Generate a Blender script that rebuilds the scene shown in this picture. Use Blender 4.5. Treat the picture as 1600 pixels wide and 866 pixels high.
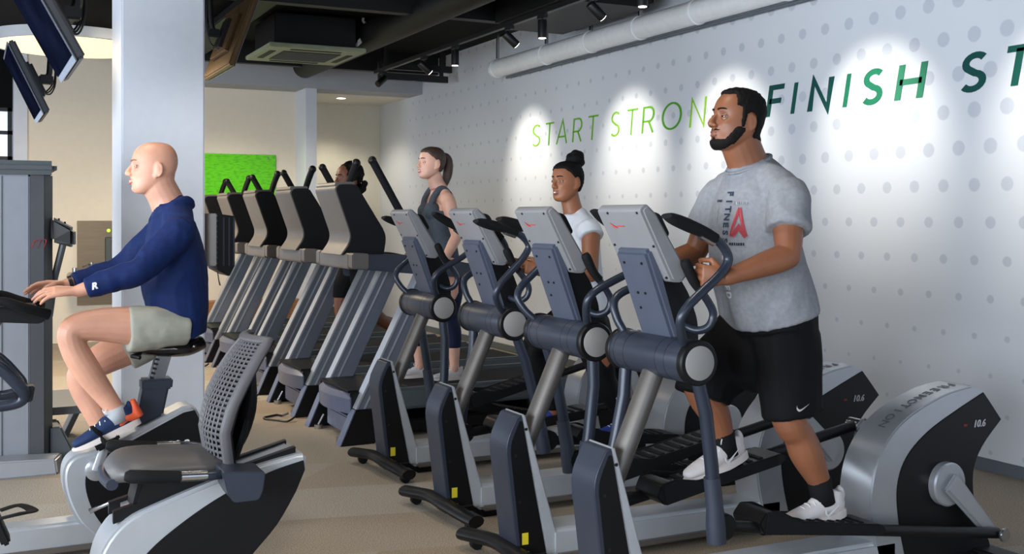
import bpy, bmesh, math, random
from mathutils import Vector, Matrix, noise
from mathutils.bvhtree import BVHTree
V = Vector
PI = math.pi
random.seed(7)
scene = bpy.context.scene
for o in list(bpy.data.objects):
    bpy.data.objects.remove(o, do_unlink=True)
col = scene.collection

# ------------------------------------------------------------------ camera, world, light
cam_data = bpy.data.cameras.new('camera')
cam_data.sensor_width = 36.0
cam_data.lens = 1700 * 36.0 / 1600
cam_data.shift_y = -93 / 1600
cam_data.clip_start = 0.05
cam = bpy.data.objects.new('camera', cam_data)
col.objects.link(cam)
cam.location = (0, 0, 1.52)
cam.rotation_euler = (PI / 2, 0, -math.atan(845 / 1700))
scene.camera = cam

world = bpy.data.worlds.new('world')
scene.world = world
world.use_nodes = True
wbg = world.node_tree.nodes['Background']
wbg.inputs[0].default_value = (0.62, 0.76, 1.0, 1)
wbg.inputs[1].default_value = 1.6


def area(name, loc, direction, sx, sy, power, color):
    d = bpy.data.lights.new(name, 'AREA')
    d.shape = 'RECTANGLE'
    d.size = sx
    d.size_y = sy
    d.energy = power
    d.color = color
    o = bpy.data.objects.new(name, d)
    col.objects.link(o)
    o.location = loc
    o.rotation_euler = V(direction).to_track_quat('-Z', 'Y').to_euler()
    return o


DAY = (0.86, 0.93, 1.0)
# daylight through the side windows and the glazed front behind the photographer
area('window_daylight', (-3.9, -1.2, 1.78), (1, 0.42, -0.06), 2.6, 1.9, 260, DAY)
area('window_daylight', (-3.9, 1.8, 1.78), (1, 0.15, -0.06), 2.5, 1.9, 230, DAY)
area('window_daylight', (-3.9, 4.7, 1.78), (1, 0.0, -0.06), 2.5, 1.9, 190, DAY)
area('window_daylight', (-3.9, 9.6, 1.78), (1, 0.0, -0.06), 2.6, 1.9, 120, DAY)
area('window_daylight', (0.5, -2.9, 1.78), (0.15, 1, -0.03), 5.0, 1.9, 22, DAY)

scene.view_settings.view_transform = 'Standard'
scene.view_settings.look = 'None'
scene.view_settings.gamma = 1.0
scene.view_settings.use_curve_mapping = False
scene.view_settings.exposure = 0.1

# ------------------------------------------------------------------ materials


def srgb(r, g, b):
    def f(c):
        c /= 255.0
        return c / 12.92 if c <= 0.04045 else ((c + 0.055) / 1.055) ** 2.4
    return (f(r), f(g), f(b), 1.0)


MATS = {}


def mat(name, rgb, rough=0.5, metal=0.0, var=0.06, vscale=14.0, bump=0.0, bscale=300.0, coat=0.0, emit=None, stretch=None, spec=None):
    if name in MATS:
        return MATS[name]
    m = bpy.data.materials.new(name)
    m.use_nodes = True
    nt = m.node_tree
    b = nt.nodes['Principled BSDF']
    c = srgb(*rgb)
    tc = nt.nodes.new('ShaderNodeTexCoord')
    src = tc.outputs['Object']
    if stretch:
        mp = nt.nodes.new('ShaderNodeMapping')
        mp.inputs['Scale'].default_value = stretch
        nt.links.new(src, mp.inputs['Vector'])
        src = mp.outputs['Vector']
    n = nt.nodes.new('ShaderNodeTexNoise')
    n.inputs['Scale'].default_value = vscale
    n.inputs['Detail'].default_value = 4
    nt.links.new(src, n.inputs['Vector'])
    r = nt.nodes.new('ShaderNodeValToRGB')
    r.color_ramp.elements[0].position = 0.3
    r.color_ramp.elements[1].position = 0.7
    r.color_ramp.elements[0].color = tuple(min(1, x * (1 - var)) for x in c[:3]) + (1,)
    r.color_ramp.elements[1].color = tuple(min(1, x * (1 + var)) for x in c[:3]) + (1,)
    nt.links.new(n.outputs['Fac'], r.inputs['Fac'])
    nt.links.new(r.outputs['Color'], b.inputs['Base Color'])
    b.inputs['Roughness'].default_value = rough
    b.inputs['Metallic'].default_value = metal
    if spec is None:
        spec = 0.2 if rough >= 0.65 else 0.5
    b.inputs['Specular IOR Level'].default_value = spec
    if coat:
        b.inputs['Coat Weight'].default_value = coat
        b.inputs['Coat Roughness'].default_value = 0.15
    if bump:
        n2 = nt.nodes.new('ShaderNodeTexNoise')
        n2.inputs['Scale'].default_value = bscale
        n2.inputs['Detail'].default_value = 3
        nt.links.new(src, n2.inputs['Vector'])
        bp = nt.nodes.new('ShaderNodeBump')
        bp.inputs['Strength'].default_value = bump
        bp.inputs['Distance'].default_value = 0.004
        nt.links.new(n2.outputs['Fac'], bp.inputs['Height'])
        nt.links.new(bp.outputs['Normal'], b.inputs['Normal'])
    if emit:
        b.inputs['Emission Color'].default_value = srgb(*emit[0])
        b.inputs['Emission Strength'].default_value = emit[1]
    MATS[name] = m
    return m


def skin_mat(name, rgb, var=0.10):
    m = mat(name, rgb, 0.48, 0, var, 9.0, 0.08, 260)
    b = m.node_tree.nodes['Principled BSDF']
    b.inputs['Subsurface Weight'].default_value = 0.12
    b.inputs['Subsurface Radius'].default_value = (0.012, 0.005, 0.003)
    b.inputs['Subsurface Scale'].default_value = 0.6
    return m


mat('navy_plastic', (44, 50, 63), 0.38, 0, 0.05)
mat('slate_panel', (74, 81, 97), 0.42, 0, 0.04)
mat('black_plastic', (11, 11, 13), 0.45, 0, 0.08, spec=0.3)
mat('black_gloss', (14, 14, 17), 0.22, 0, 0.05, coat=0.3)
mat('rubber', (19, 19, 21), 0.75, 0, 0.12, bump=0.15)
mat('grey_shell', (130, 130, 133), 0.42, 0, 0.03)
mat('silver_paint', (172, 175, 180), 0.30, 0.55, 0.03)
mat('silver_light', (176, 180, 185), 0.38, 0.25, 0.03)
mat('post_metal', (104, 100, 96), 0.40, 0.6, 0.05)
mat('steel', (178, 178, 180), 0.22, 0.95, 0.05)
mat('disc_grey', (140, 138, 136), 0.6, 0.0, 0.03)
mat('tube_blue', (40, 47, 60), 0.33, 0.2, 0.05)
mat('red_mark', (206, 60, 58), 0.5)
mat('white_print', (214, 214, 216), 0.5)
mat('grey_print', (168, 168, 172), 0.5)
mat('red_dim', (128, 28, 30), 0.6)
mat('dark_print', (88, 92, 98), 0.5)
mat('treadmill_grey', (104, 110, 122), 0.36, 0.25, 0.04)
mat('treadmill_silver', (176, 180, 188), 0.30, 0.5, 0.03)
mat('treadmill_shell', (98, 93, 88), 0.42, 0.1, 0.04)
mat('hood_blue', (92, 98, 118), 0.35, 0.25, 0.04)
mat('belt', (26, 26, 28), 0.8, 0, 0.15, bump=0.2)
mat('tower_grey', (140, 144, 152), 0.40, 0.2, 0.03)
mat('tower_dark', (104, 107, 113), 0.42, 0.2, 0.03)
mat('cap_grey', (76, 82, 86), 0.5, 0, 0.05)
mat('white_paint', (212, 217, 226), 0.6, 0, 0.02)
mat('bulk_paint', (166, 168, 172), 0.7, 0, 0.02)
mat('cream_paint', (220, 216, 202), 0.7, 0, 0.02)
mat('beige_paint', (226, 217, 200), 0.7, 0, 0.02)
mat('ceiling_black', (8, 8, 9), 0.9, 0, 0.2)
mat('duct_black', (14, 14, 16), 0.6, 0.2, 0.2)
mat('beam_black', (17, 17, 19), 0.55, 0.2, 0.2)
mat('pipe_white', (236, 238, 240), 0.4, 0, 0.04)
mat('base_grey', (92, 100, 108), 0.5, 0, 0.04)
mat('wood', (150, 106, 66), 0.5, 0, 0.25, 5.0, stretch=(1, 1, 14))
mat('tv_screen', (13, 17, 32), 0.4, 0, 0.5, 3.0, spec=0.0)
mat('tv_case', (52, 54, 60), 0.4, 0.3)
mat('tv_bezel', (120, 124, 132), 0.25, 0.6)
mat('tv_back', (112, 88, 58), 0.36, 0.6, 0.06)
mat('lamp_black', (16, 16, 18), 0.45)
mat('lamp_face', (255, 248, 236), 0.5, emit=((255, 246, 230), 6.0))
mat('ring_glow', (255, 240, 205), 0.5, emit=((255, 226, 176), 1.0))
mat('grille_green', (150, 158, 132), 0.6)
mat('grille_dark', (58, 62, 56), 0.7)
mat('stainless', (150, 138, 120), 0.3, 0.7, 0.08, 3.0, stretch=(1, 1, 20))
mat('orange_tag', (226, 132, 48), 0.6)
mat('yellow_tag', (216, 200, 40), 0.6)
mat('green_led', (150, 220, 40), 0.5, emit=((160, 230, 50), 2.0))
mat('mesh_grey', (88, 87, 90), 0.5)
mat('seat_vinyl', (82, 80, 80), 0.45, 0, 0.06, bump=0.06)
mat('glass_frame', (20, 22, 26), 0.5)
mat('shirt_grey', (138, 140, 145), 0.85, 0, 0.10, 60, 0.25, 500)
mat('shorts_black', (7, 7, 9), 0.8, 0, 0.15, 30, 0.15, 400)
mat('navy_shirt', (16, 36, 84), 0.7, 0, 0.14, 40, 0.2, 400)
mat('khaki_shorts', (168, 168, 156), 0.8, 0, 0.06, 30, 0.2, 400)
mat('tank_grey', (74, 82, 92), 0.75, 0, 0.12, 50, 0.2, 400)
mat('white_tee', (216, 220, 226), 0.85, 0, 0.04, 30, 0.2, 400)
mat('legging_black', (10, 10, 12), 0.65, 0, 0.1)
mat('legging_navy', (28, 34, 62), 0.65, 0, 0.1)
mat('teal_tee', (40, 46, 60), 0.8, 0, 0.1)
mat('sock_black', (20, 20, 22), 0.85)
mat('sock_grey', (170, 174, 178), 0.85)
mat('shoe_white', (214, 208, 206), 0.7, 0, 0.05, bump=0.15)
mat('shoe_sole', (226, 216, 210), 0.6)
mat('shoe_navy', (34, 50, 84), 0.7, 0, 0.12, bump=0.15)
mat('shoe_orange', (222, 88, 48), 0.6)
mat('shoe_dark', (36, 46, 84), 0.7)
mat('lace_white', (222, 224, 226), 0.8)
mat('hair_black', (12, 10, 9), 0.8, 0, 0.4, 90, 0.6, 160)
mat('hair_brown', (62, 44, 34), 0.5, 0, 0.35, 60, 0.6, 120, stretch=(6, 6, 1))
mat('beard_dark', (15, 11, 10), 0.75, 0, 0.3, 120, 0.5, 300)
mat('eye_white', (196, 186, 178), 0.4)
mat('iris_dark', (34, 24, 20), 0.2)
mat('brow_dark', (30, 20, 17), 0.8)
mat('brow_fair', (150, 112, 88), 0.8)
mat('lip_pink', (176, 98, 88), 0.45)
mat('lip_brown', (122, 72, 62), 0.45)
mat('teeth', (238, 236, 230), 0.3)
skin_mat('skin_fair', (214, 158, 132))
skin_mat('skin_light', (222, 172, 150))
skin_mat('skin_tan', (134, 84, 57))
skin_mat('skin_brown', (146, 92, 62))
skin_mat('skin_deep', (120, 72, 48))


def pal(name, rgb, rough=0.5):
    return mat(name, rgb, rough)


# ------------------------------------------------------------------ mesh builder


def catmull(pts, n, closed=False):
    P = [tuple(p) for p in pts]
    m = len(P)
    out = []
    rng = range(m if closed else m - 1)
    for i in rng:
        if closed:
            p0, p1, p2, p3 = P[(i - 1) % m], P[i], P[(i + 1) % m], P[(i + 2) % m]
        else:
            p0, p1, p2, p3 = P[max(i - 1, 0)], P[i], P[i + 1], P[min(i + 2, m - 1)]
        for k in range(n):
            t = k / n
            out.append(tuple(0.5 * (2 * b + (c - a) * t + (2 * a - 5 * b + 4 * c - d) * t * t + (3 * b - a - 3 * c + d) * t ** 3)
                             for a, b, c, d in zip(p0, p1, p2, p3)))
    if not closed:
        out.append(P[-1])
    return out


def rounded(poly, r, n=4):
    """round the corners of a closed 2-D polygon"""
    out = []
    m = len(poly)
    for i in range(m):
        p0, p1, p2 = V(poly[i - 1]), V(poly[i]), V(poly[(i + 1) % m])
        rr = r[i] if isinstance(r, (list, tuple)) else r
        d0, d1 = (p0 - p1), (p2 - p1)
        q = min(rr, d0.length * 0.45, d1.length * 0.45)
        a, b = p1 + d0.normalized() * q, p1 + d1.normalized() * q
        for k in range(n + 1):
            t = k / n
            s = a * (1 - t) ** 2 + p1 * 2 * t * (1 - t) + b * t * t
            out.append((s.x, s.y))
    return out


class MB:
    def __init__(self):
        self.bm = bmesh.new()

    def _bev(self, faces, w, seg=2, ang=0.5):
        if not w:
            return
        es = set()
        for f in faces:
            for e in f.edges:
                if len(e.link_faces) == 2 and e.calc_face_angle(0) > ang:
                    es.add(e)
        if es:
            bmesh.ops.bevel(self.bm, geom=list(es), offset=w, segments=seg, affect='EDGES', clamp_overlap=True)

    def hexa(self, pts, bevel=0.0):
        vs = [self.bm.verts.new(p) for p in pts]
        fs = [self.bm.faces.new([vs[i] for i in q]) for q in ((0, 3, 2, 1), (4, 5, 6, 7), (0, 1, 5, 4), (1, 2, 6, 5), (2, 3, 7, 6), (3, 0, 4, 7))]
        bmesh.ops.recalc_face_normals(self.bm, faces=fs)
        self._bev(fs, bevel)
        return self

    def box(self, c, s, bevel=0.0, rot=None):
        c = V(c)
        h = V(s) / 2
        pts = [V((sx * h.x, sy * h.y, sz * h.z)) for sz in (-1, 1) for sx, sy in ((-1, -1), (1, -1), (1, 1), (-1, 1))]
        if rot is not None:
            pts = [rot @ p for p in pts]
        return self.hexa([p + c for p in pts], bevel)

    def bb(self, x0, x1, y0, y1, z0, z1, bevel=0.0):
        return self.box(((x0 + x1) / 2, (y0 + y1) / 2, (z0 + z1) / 2), (abs(x1 - x0), abs(y1 - y0), abs(z1 - z0)), bevel)

    def prism(self, prof, w0, w1, bevel=0.0, mtx=None, seg=2, ang=0.5):
        """profile in x-z, extruded along y from w0 to w1"""
        mk = (lambda p: mtx @ V(p)) if mtx is not None else (lambda p: V(p))
        a = [self.bm.verts.new(mk((u, w0, z))) for u, z in prof]
        b = [self.bm.verts.new(mk((u, w1, z))) for u, z in prof]
        n = len(prof)
        fs = [self.bm.faces.new(a), self.bm.faces.new(b[::-1])]
        for i in range(n):
            fs.append(self.bm.faces.new((a[i], b[i], b[(i + 1) % n], a[(i + 1) % n])))
        bmesh.ops.recalc_face_normals(self.bm, faces=fs)
        self._bev(fs, bevel, seg, ang)
        return self

    def tube(self, pts, r, seg=12, ref=None, sm=0, cap=True):
        m = len(pts)
        if not isinstance(r, list):
            r = [r] * m
        r = [(q, q) if not isinstance(q, tuple) else q for q in r]
        if sm and m > 2:
            data = catmull([tuple(p) + q for p, q in zip(pts, r)], sm)
            pts = [V(d[:3]) for d in data]
            r = [(max(d[3], 1e-4), max(d[4], 1e-4)) for d in data]
        else:
            pts = [V(p) for p in pts]
        m = len(pts)
        rings = []
        s = None
        for i in range(m):
            t = (pts[min(i + 1, m - 1)] - pts[max(i - 1, 0)]).normalized()
            if ref is not None:
                rf = V(ref)
                s = rf - t * rf.dot(t)
            elif s is None:
                rf = V((0, 0, 1)) if abs(t.z) < 0.9 else V((0, 1, 0))
                s = rf - t * rf.dot(t)
            else:
                s = s - t * s.dot(t)
            s.normalize()
            n = t.cross(s)
            ra, rb = r[i]
            rings.append([self.bm.verts.new(pts[i] + s * (ra * math.cos(2 * PI * k / seg)) + n * (rb * math.sin(2 * PI * k / seg))) for k in range(seg)])
        for i in range(m - 1):
            for k in range(seg):
                self.bm.faces.new((rings[i][k], rings[i][(k + 1) % seg], rings[i + 1][(k + 1) % seg], rings[i + 1][k]))
        if cap:
            self.bm.faces.new(rings[0][::-1])
            self.bm.faces.new(rings[-1])
        return self

    def cyl(self, p0, p1, r0, r1=None, seg=20, bevel=0.0):
        r1 = r0 if r1 is None else r1
        n0 = len(self.bm.faces)
        self.tube([p0, p1], [r0, r1], seg)
        if bevel:
            self.bm.faces.ensure_lookup_table()
            fs = list(self.bm.faces)[n0:]
            bmesh.ops.recalc_face_normals(self.bm, faces=fs)
            self._bev(fs, bevel, 2, 0.9)
        return self

    def ell(self, c, r, rot=None, u=16, v=10):
        c = V(c)
        if not isinstance(r, (tuple, list)):
            r = (r, r, r)
        mt = Matrix.Translation(c) @ (rot.to_4x4() if rot is not None else Matrix.Identity(4)) @ Matrix.Diagonal((r[0], r[1], r[2], 1))
        nv = self.bm.verts.new
        top, bot = nv(mt @ V((0, 0, 1))), nv(mt @ V((0, 0, -1)))
        rings = []
        for i in range(1, v):
            a = PI * i / v
            rings.append([nv(mt @ V((math.sin(a) * math.cos(2 * PI * k / u), math.sin(a) * math.sin(2 * PI * k / u), math.cos(a)))) for k in range(u)])
        nf = self.bm.faces.new
        for k in range(u):
            k2 = (k + 1) % u
            nf((top, rings[0][k], rings[0][k2]))
            nf((bot, rings[-1][k2], rings[-1][k]))
            for p, q in zip(rings, rings[1:]):
                nf((p[k], q[k], q[k2], p[k2]))
        return self

    def lathe(self, prof, p0, axis, seg=28):
        """prof: list of (radius, distance along axis)"""
        axis = V(axis).normalized()
        rf = V((0, 0, 1)) if abs(axis.z) < 0.9 else V((1, 0, 0))
        s = (rf - axis * rf.dot(axis)).normalized()
        n = axis.cross(s)
        p0 = V(p0)
        rings = []
        for rad, d in prof:
            rings.append([self.bm.verts.new(p0 + axis * d + (s * math.cos(2 * PI * k / seg) + n * math.sin(2 * PI * k / seg)) * max(rad, 1e-4)) for k in range(seg)])
        for i in range(len(prof) - 1):
            for k in range(seg):
                self.bm.faces.new((rings[i][k], rings[i][(k + 1) % seg], rings[i + 1][(k + 1) % seg], rings[i + 1][k]))
        self.bm.faces.new(rings[0][::-1])
        self.bm.faces.new(rings[-1])
        return self

    def xf(self, mtx):
        bmesh.ops.transform(self.bm, matrix=mtx, verts=self.bm.verts[:])
        return self

    def mesh(self, name):
        bmesh.ops.recalc_face_normals(self.bm, faces=self.bm.faces[:])
        me = bpy.data.meshes.new(name)
        self.bm.to_mesh(me)
        self.bm.free()
        return me

    def build(self, name, material, parent=None, smooth=35, **kw):
        me = self.mesh(name)
        return put(name, me, material, parent, smooth, **kw)


def put(name, me, material, parent=None, smooth=35, label=None, cat=None, group=None, kind=None):
    if smooth:
        me.polygons.foreach_set('use_smooth', [True] * len(me.polygons))
        if smooth < 170:
            me.set_sharp_from_angle(angle=math.radians(smooth))
    o = bpy.data.objects.new(name, me)
    col.objects.link(o)
    me.materials.clear()
    me.materials.append(MATS[material])
    if parent is not None:
        o.parent = parent
    tag(o, label, cat, group, kind)
    return o


def tag(o, label=None, cat=None, group=None, kind=None):
    if label:
        o['label'] = label
    if cat:
        o['category'] = cat
    if group:
        o['group'] = group
    if kind:
        o['kind'] = kind
    return o


def thing(name, label, cat, loc=(0, 0, 0), rz=0.0, group=None):
    o = bpy.data.objects.new(name, None)
    o.empty_display_size = 0.1
    col.objects.link(o)
    o.location = loc
    o.rotation_euler = (0, 0, rz)
    return tag(o, label, cat, group)


def copy_tree(o, parent=None):
    c = o.copy()
    col.objects.link(c)
    c.parent = parent
    for ch in list(o.children):
        copy_tree(ch, c)
    return c


def text_mesh(s, size, extrude=0.001, shear=0.0, offset=0.0, align='CENTER', space=1.0):
    cu = bpy.data.curves.new('lettering', 'FONT')
    cu.body = s
    cu.size = size
    cu.extrude = extrude
    cu.shear = shear
    cu.offset = offset
    cu.align_x = align
    cu.align_y = 'CENTER'
    cu.space_character = space
    cu.resolution_u = 3
    t = bpy.data.objects.new('lettering', cu)
    col.objects.link(t)
    bpy.context.view_layer.update()
    me = bpy.data.meshes.new_from_object(t.evaluated_get(bpy.context.evaluated_depsgraph_get()))
    bpy.data.objects.remove(t, do_unlink=True)
    bpy.data.curves.remove(cu)
    return me


def frame(origin, ex, ey):
    """matrix taking text x,y,z to ex,ey,normal at origin"""
    ex = V(ex).normalized()
    ey = V(ey).normalized()
    ez = ex.cross(ey).normalized()
    m = Matrix((ex, ey, ez)).transposed().to_4x4()
    m.translation = V(origin)
    return m


def text(s, size, mtx, material, parent, name='lettering', **kw):
    me = text_mesh(s, size, **kw)
    me.transform(mtx)
    return put(name, me, material, parent, 0)

# ------------------------------------------------------------------ the room
XW = 5.46          # lettered wall
ZC = 3.60          # black ceiling
YB = 14.2          # back wall
XL = -4.0
YF = -3.0


def struct(name, mb, material, parent=None, smooth=0):
    return mb.build(name, material, parent, smooth, kind='structure')


def carpet():
    m = bpy.data.materials.new('carpet')
    m.use_nodes = True
    nt = m.node_tree
    N = nt.nodes.new
    L = nt.links.new
    b = nt.nodes['Principled BSDF']
    b.inputs['Roughness'].default_value = 0.95
    tc = N('ShaderNodeTexCoord')
    n1 = N('ShaderNodeTexNoise'); n1.inputs['Scale'].default_value = 160; n1.inputs['Detail'].default_value = 3
    L(tc.outputs['Object'], n1.inputs['Vector'])
    r1 = N('ShaderNodeValToRGB')
    r1.color_ramp.elements[0].position = 0.33; r1.color_ramp.elements[1].position = 0.68
    r1.color_ramp.elements[0].color = srgb(112, 99, 84); r1.color_ramp.elements[1].color = srgb(176, 157, 133)
    L(n1.outputs['Fac'], r1.inputs['Fac'])
    r2 = N('ShaderNodeValToRGB')
    r2.color_ramp.elements[0].position = 0.33; r2.color_ramp.elements[1].position = 0.68
    r2.color_ramp.elements[0].color = srgb(138, 130, 119); r2.color_ramp.elements[1].color = srgb(194, 185, 171)
    L(n1.outputs['Fac'], r2.inputs['Fac'])
    # slanted paler bands of the carpet planks
    mp = N('ShaderNodeMapping'); mp.inputs['Rotation'].default_value = (0, 0, 0.42); mp.inputs['Scale'].default_value = (0.5, 1.0, 1)
    L(tc.outputs['Object'], mp.inputs['Vector'])
    br = N('ShaderNodeTexBrick')
    br.inputs['Scale'].default_value = 0.95; br.inputs['Mortar Size'].default_value = 0.0
    br.inputs['Color1'].default_value = (0, 0, 0, 1); br.inputs['Color2'].default_value = (1, 1, 1, 1)
    br.inputs['Brick Width'].default_value = 1.1; br.inputs['Row Height'].default_value = 0.55
    br.inputs['Bias'].default_value = 0.0
    L(mp.outputs['Vector'], br.inputs['Vector'])
    mx = N('ShaderNodeMix'); mx.data_type = 'RGBA'
    L(br.outputs['Color'], mx.inputs[0]); L(r1.outputs['Color'], mx.inputs[6]); L(r2.outputs['Color'], mx.inputs[7])
    L(mx.outputs[2], b.inputs['Base Color'])
    bp = N('ShaderNodeBump'); bp.inputs['Strength'].default_value = 0.4; bp.inputs['Distance'].default_value = 0.006
    L(n1.outputs['Fac'], bp.inputs['Height']); L(bp.outputs['Normal'], b.inputs['Normal'])
    MATS['carpet'] = m


def dotted_wall():
    """pale wall printed with a staggered field of grey dots that shrink towards the far end"""
    m = bpy.data.materials.new('dotted_wall')
    m.use_nodes = True
    nt = m.node_tree
    N = nt.nodes.new
    L = nt.links.new
    b = nt.nodes['Principled BSDF']
    b.inputs['Roughness'].default_value = 0.65
    tc = N('ShaderNodeTexCoord')
    sp = N('ShaderNodeSeparateXYZ'); L(tc.outputs['Object'], sp.inputs[0])

    def mth(op, a, c=None, d=None):
        n = N('ShaderNodeMath'); n.operation = op
        for i, q in enumerate((a, c, d)):
            if q is None:
                continue
            if isinstance(q, (int, float)):
                n.inputs[i].default_value = q
            else:
                L(q, n.inputs[i])
        return n.outputs[0]
    SY, SZ = 0.2345, 0.459
    y, z = sp.outputs['Y'], sp.outputs['Z']

    def grid(oy, oz):
        fy = mth('SUBTRACT', mth('FRACT', mth('ADD', mth('DIVIDE', mth('SUBTRACT', y, oy), SY), 100.5)), 0.5)
        fz = mth('SUBTRACT', mth('FRACT', mth('ADD', mth('DIVIDE', mth('SUBTRACT', z, oz), SZ), 100.5)), 0.5)
        dy, dz = mth('MULTIPLY', fy, SY), mth('MULTIPLY', fz, SZ)
        return mth('SQRT', mth('ADD', mth('MULTIPLY', dy, dy), mth('MULTIPLY', dz, dz)))
    d = mth('MINIMUM', grid(6.079, 1.718), grid(5.962, 1.948))
    # radius: largest near the words at the close end, smaller far away and low down
    ry = N('ShaderNodeMapRange'); ry.inputs[1].default_value = 3.5; ry.inputs[2].default_value = 9.0; ry.inputs[3].default_value = 0.056; ry.inputs[4].default_value = 0.022
    L(y, ry.inputs[0])
    rz = N('ShaderNodeMapRange'); rz.inputs[1].default_value = 0.6; rz.inputs[2].default_value = 2.0; rz.inputs[3].default_value = 0.3; rz.inputs[4].default_value = 1.0
    L(z, rz.inputs[0])
    rad = mth('MULTIPLY', ry.outputs[0], rz.outputs[0])
    edge = N('ShaderNodeMapRange'); edge.inputs[1].default_value = -0.004; edge.inputs[2].default_value = 0.004; edge.inputs[3].default_value = 1; edge.inputs[4].default_value = 0
    L(mth('SUBTRACT', d, rad), edge.inputs[0])
    lim = mth('MULTIPLY', edge.outputs[0], mth('LESS_THAN', y, 14.25))
    ns = N('ShaderNodeTexNoise'); ns.inputs['Scale'].default_value = 1.5
    L(tc.outputs['Object'], ns.inputs['Vector'])
    wr = N('ShaderNodeValToRGB')
    wr.color_ramp.elements[0].color = srgb(205, 209, 216); wr.color_ramp.elements[1].color = srgb(213, 217, 223)
    L(ns.outputs['Fac'], wr.inputs['Fac'])
    mx = N('ShaderNodeMix'); mx.data_type = 'RGBA'
    L(lim, mx.inputs[0]); L(wr.outputs['Color'], mx.inputs[6]); mx.inputs[7].default_value = srgb(187, 192, 202)
    L(mx.outputs[2], b.inputs['Base Color'])
    MATS['dotted_wall'] = m


carpet()
dotted_wall()

struct('floor', MB().bb(XL, XW + 0.2, YF, 17, -0.1, 0), 'carpet')
struct('ceiling', MB().bb(XL, XW + 0.2, YF, 17, ZC, ZC + 0.1), 'ceiling_black')
struct('wall_right', MB().bb(XW, XW + 0.2, YF, 16.4, 0, ZC), 'dotted_wall')
struct('baseboard_right', MB().bb(XW - 0.018, XW, YF, 15.4, 0, 0.075, 0.004), 'base_grey')
struct('wall_back', MB().bb(0.6, 3.852, YB, YB + 0.15, 0, ZC), 'beige_paint')
struct('wall_back_pilaster', MB().bb(3.852, 3.995, 13.70, 15.4, 0, 3.185), 'white_paint')
struct('wall_back_passage', MB().bb(3.995, XW, 15.4, 15.55, 0, ZC), 'cream_paint')
struct('ceiling_passage', MB().bb(3.995, XW, 13.9, 15.4, 3.185, 3.20), 'cream_paint')
struct('wall_back_bulkhead', MB().bb(1.95, XW, 13.70, 14.19, 3.185, ZC), 'bulk_paint')
struct('baseboard_back', MB().bb(3.996, XW - 0.02, 15.38, 15.4, 0, 0.22), 'base_grey')
struct('wall_back_return', MB().bb(0.45, 0.6, YB - 0.02, 15.6, 0, ZC), 'white_paint')
struct('wall_back_header', MB().bb(XL, 0.45, 14.5, 14.65, 2.85, ZC), 'ceiling_black')
struct('wall_back_sill', MB().bb(XL, 0.45, 14.5, 14.65, 0, 0.4), 'white_paint')
# window at the far end, with its dark glazing bars
w1 = tag(thing('window_1', None, None), kind='structure')
f = MB()
for z in (0.42, 1.0, 1.6, 2.24, 2.55, 2.83):
    f.bb(XL, 0.45, 14.53, 14.60, z - 0.022, z + 0.022)
f.build('window_frame', 'glass_frame', w1, 0)
for i, x in enumerate((-3.0, -2.0, -1.0, 0.0, 0.42)):
    MB().bb(x - 0.025, x + 0.025, 14.53, 14.60, 0.4, 2.85).build('glazing_bar', 'glass_frame', w1, 0)

# side wall with windows and glazed front (behind the photographer)
struct('wall_left', MB().bb(XL - 0.15, XL, YF, 17, 0, 0.75).bb(XL - 0.15, XL, YF, 17, 2.8, ZC)
       .bb(XL - 0.15, XL, 0.2, 0.5, 0.75, 2.8).bb(XL - 0.15, XL, 3.1, 3.4, 0.75, 2.8).bb(XL - 0.15, XL, 6.0, 8.2, 0.75, 2.8).bb(XL - 0.15, XL, 11.0, 17, 0.75, 2.8).bb(XL - 0.15, XL, YF, -2.6, 0.75, 2.8), 'white_paint')
struct('wall_front', MB().bb(XL, XW, YF - 0.15, YF, 0, 0.75).bb(XL, XW, YF - 0.15, YF, 2.8, ZC).bb(XL, -2.1, YF - 0.15, YF, 0.75, 2.8).bb(3.1, XW, YF - 0.15, YF, 0.75, 2.8), 'white_paint')

# white square column
struct('wall_column', MB().bb(0.955, 1.535, 8.15, 8.73, 0, ZC, 0.012), 'white_paint')

# low timber plinth under the writing board
tag(MB().bb(1.98, 3.84, 13.86, YB - 0.004, 0, 0.46, 0.006).build('timber_bench', 'wood'), 'low timber bench running along the back wall under the green board', 'bench')


def board_mat():
    m = mat('board_green', (96, 205, 10), 0.25, 0, 0.10, 3.0)
    nt = m.node_tree
    b = nt.nodes['Principled BSDF']
    tc = nt.nodes.new('ShaderNodeTexCoord')
    mp = nt.nodes.new('ShaderNodeMapping'); mp.inputs['Scale'].default_value = (14, 1, 46)
    nt.links.new(tc.outputs['Object'], mp.inputs['Vector'])
    n = nt.nodes.new('ShaderNodeTexNoise'); n.inputs['Scale'].default_value = 1.0; n.inputs['Detail'].default_value = 5
    nt.links.new(mp.outputs['Vector'], n.inputs['Vector'])
    r = nt.nodes.new('ShaderNodeValToRGB')
    r.color_ramp.elements[0].position = 0.36; r.color_ramp.elements[0].color = srgb(80, 176, 12)
    r.color_ramp.elements[1].position = 0.52; r.color_ramp.elements[1].color = srgb(98, 208, 10)
    nt.links.new(n.outputs['Fac'], r.inputs['Fac'])
    nt.links.new(r.outputs['Color'], b.inputs['Base Color'])


board_mat()
bd = thing('writing_board', 'bright green glass writing board covered with faint handwriting on the back wall', 'board', (3.03, YB - 0.03, 1.95))
MB().bb(-0.75, 0.55, 0, 0.012, -0.40, 0.39, 0.003).build('glass_panel', 'board_green', bd)
for x in (-0.65, 0.45):
    for z in (-0.33, 0.345):
        MB().cyl((x, -0.012, z), (x, 0.0, z), 0.012).build('standoff', 'steel', bd)

# ------------------------------------------------------------------ lettering on the wall


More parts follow.
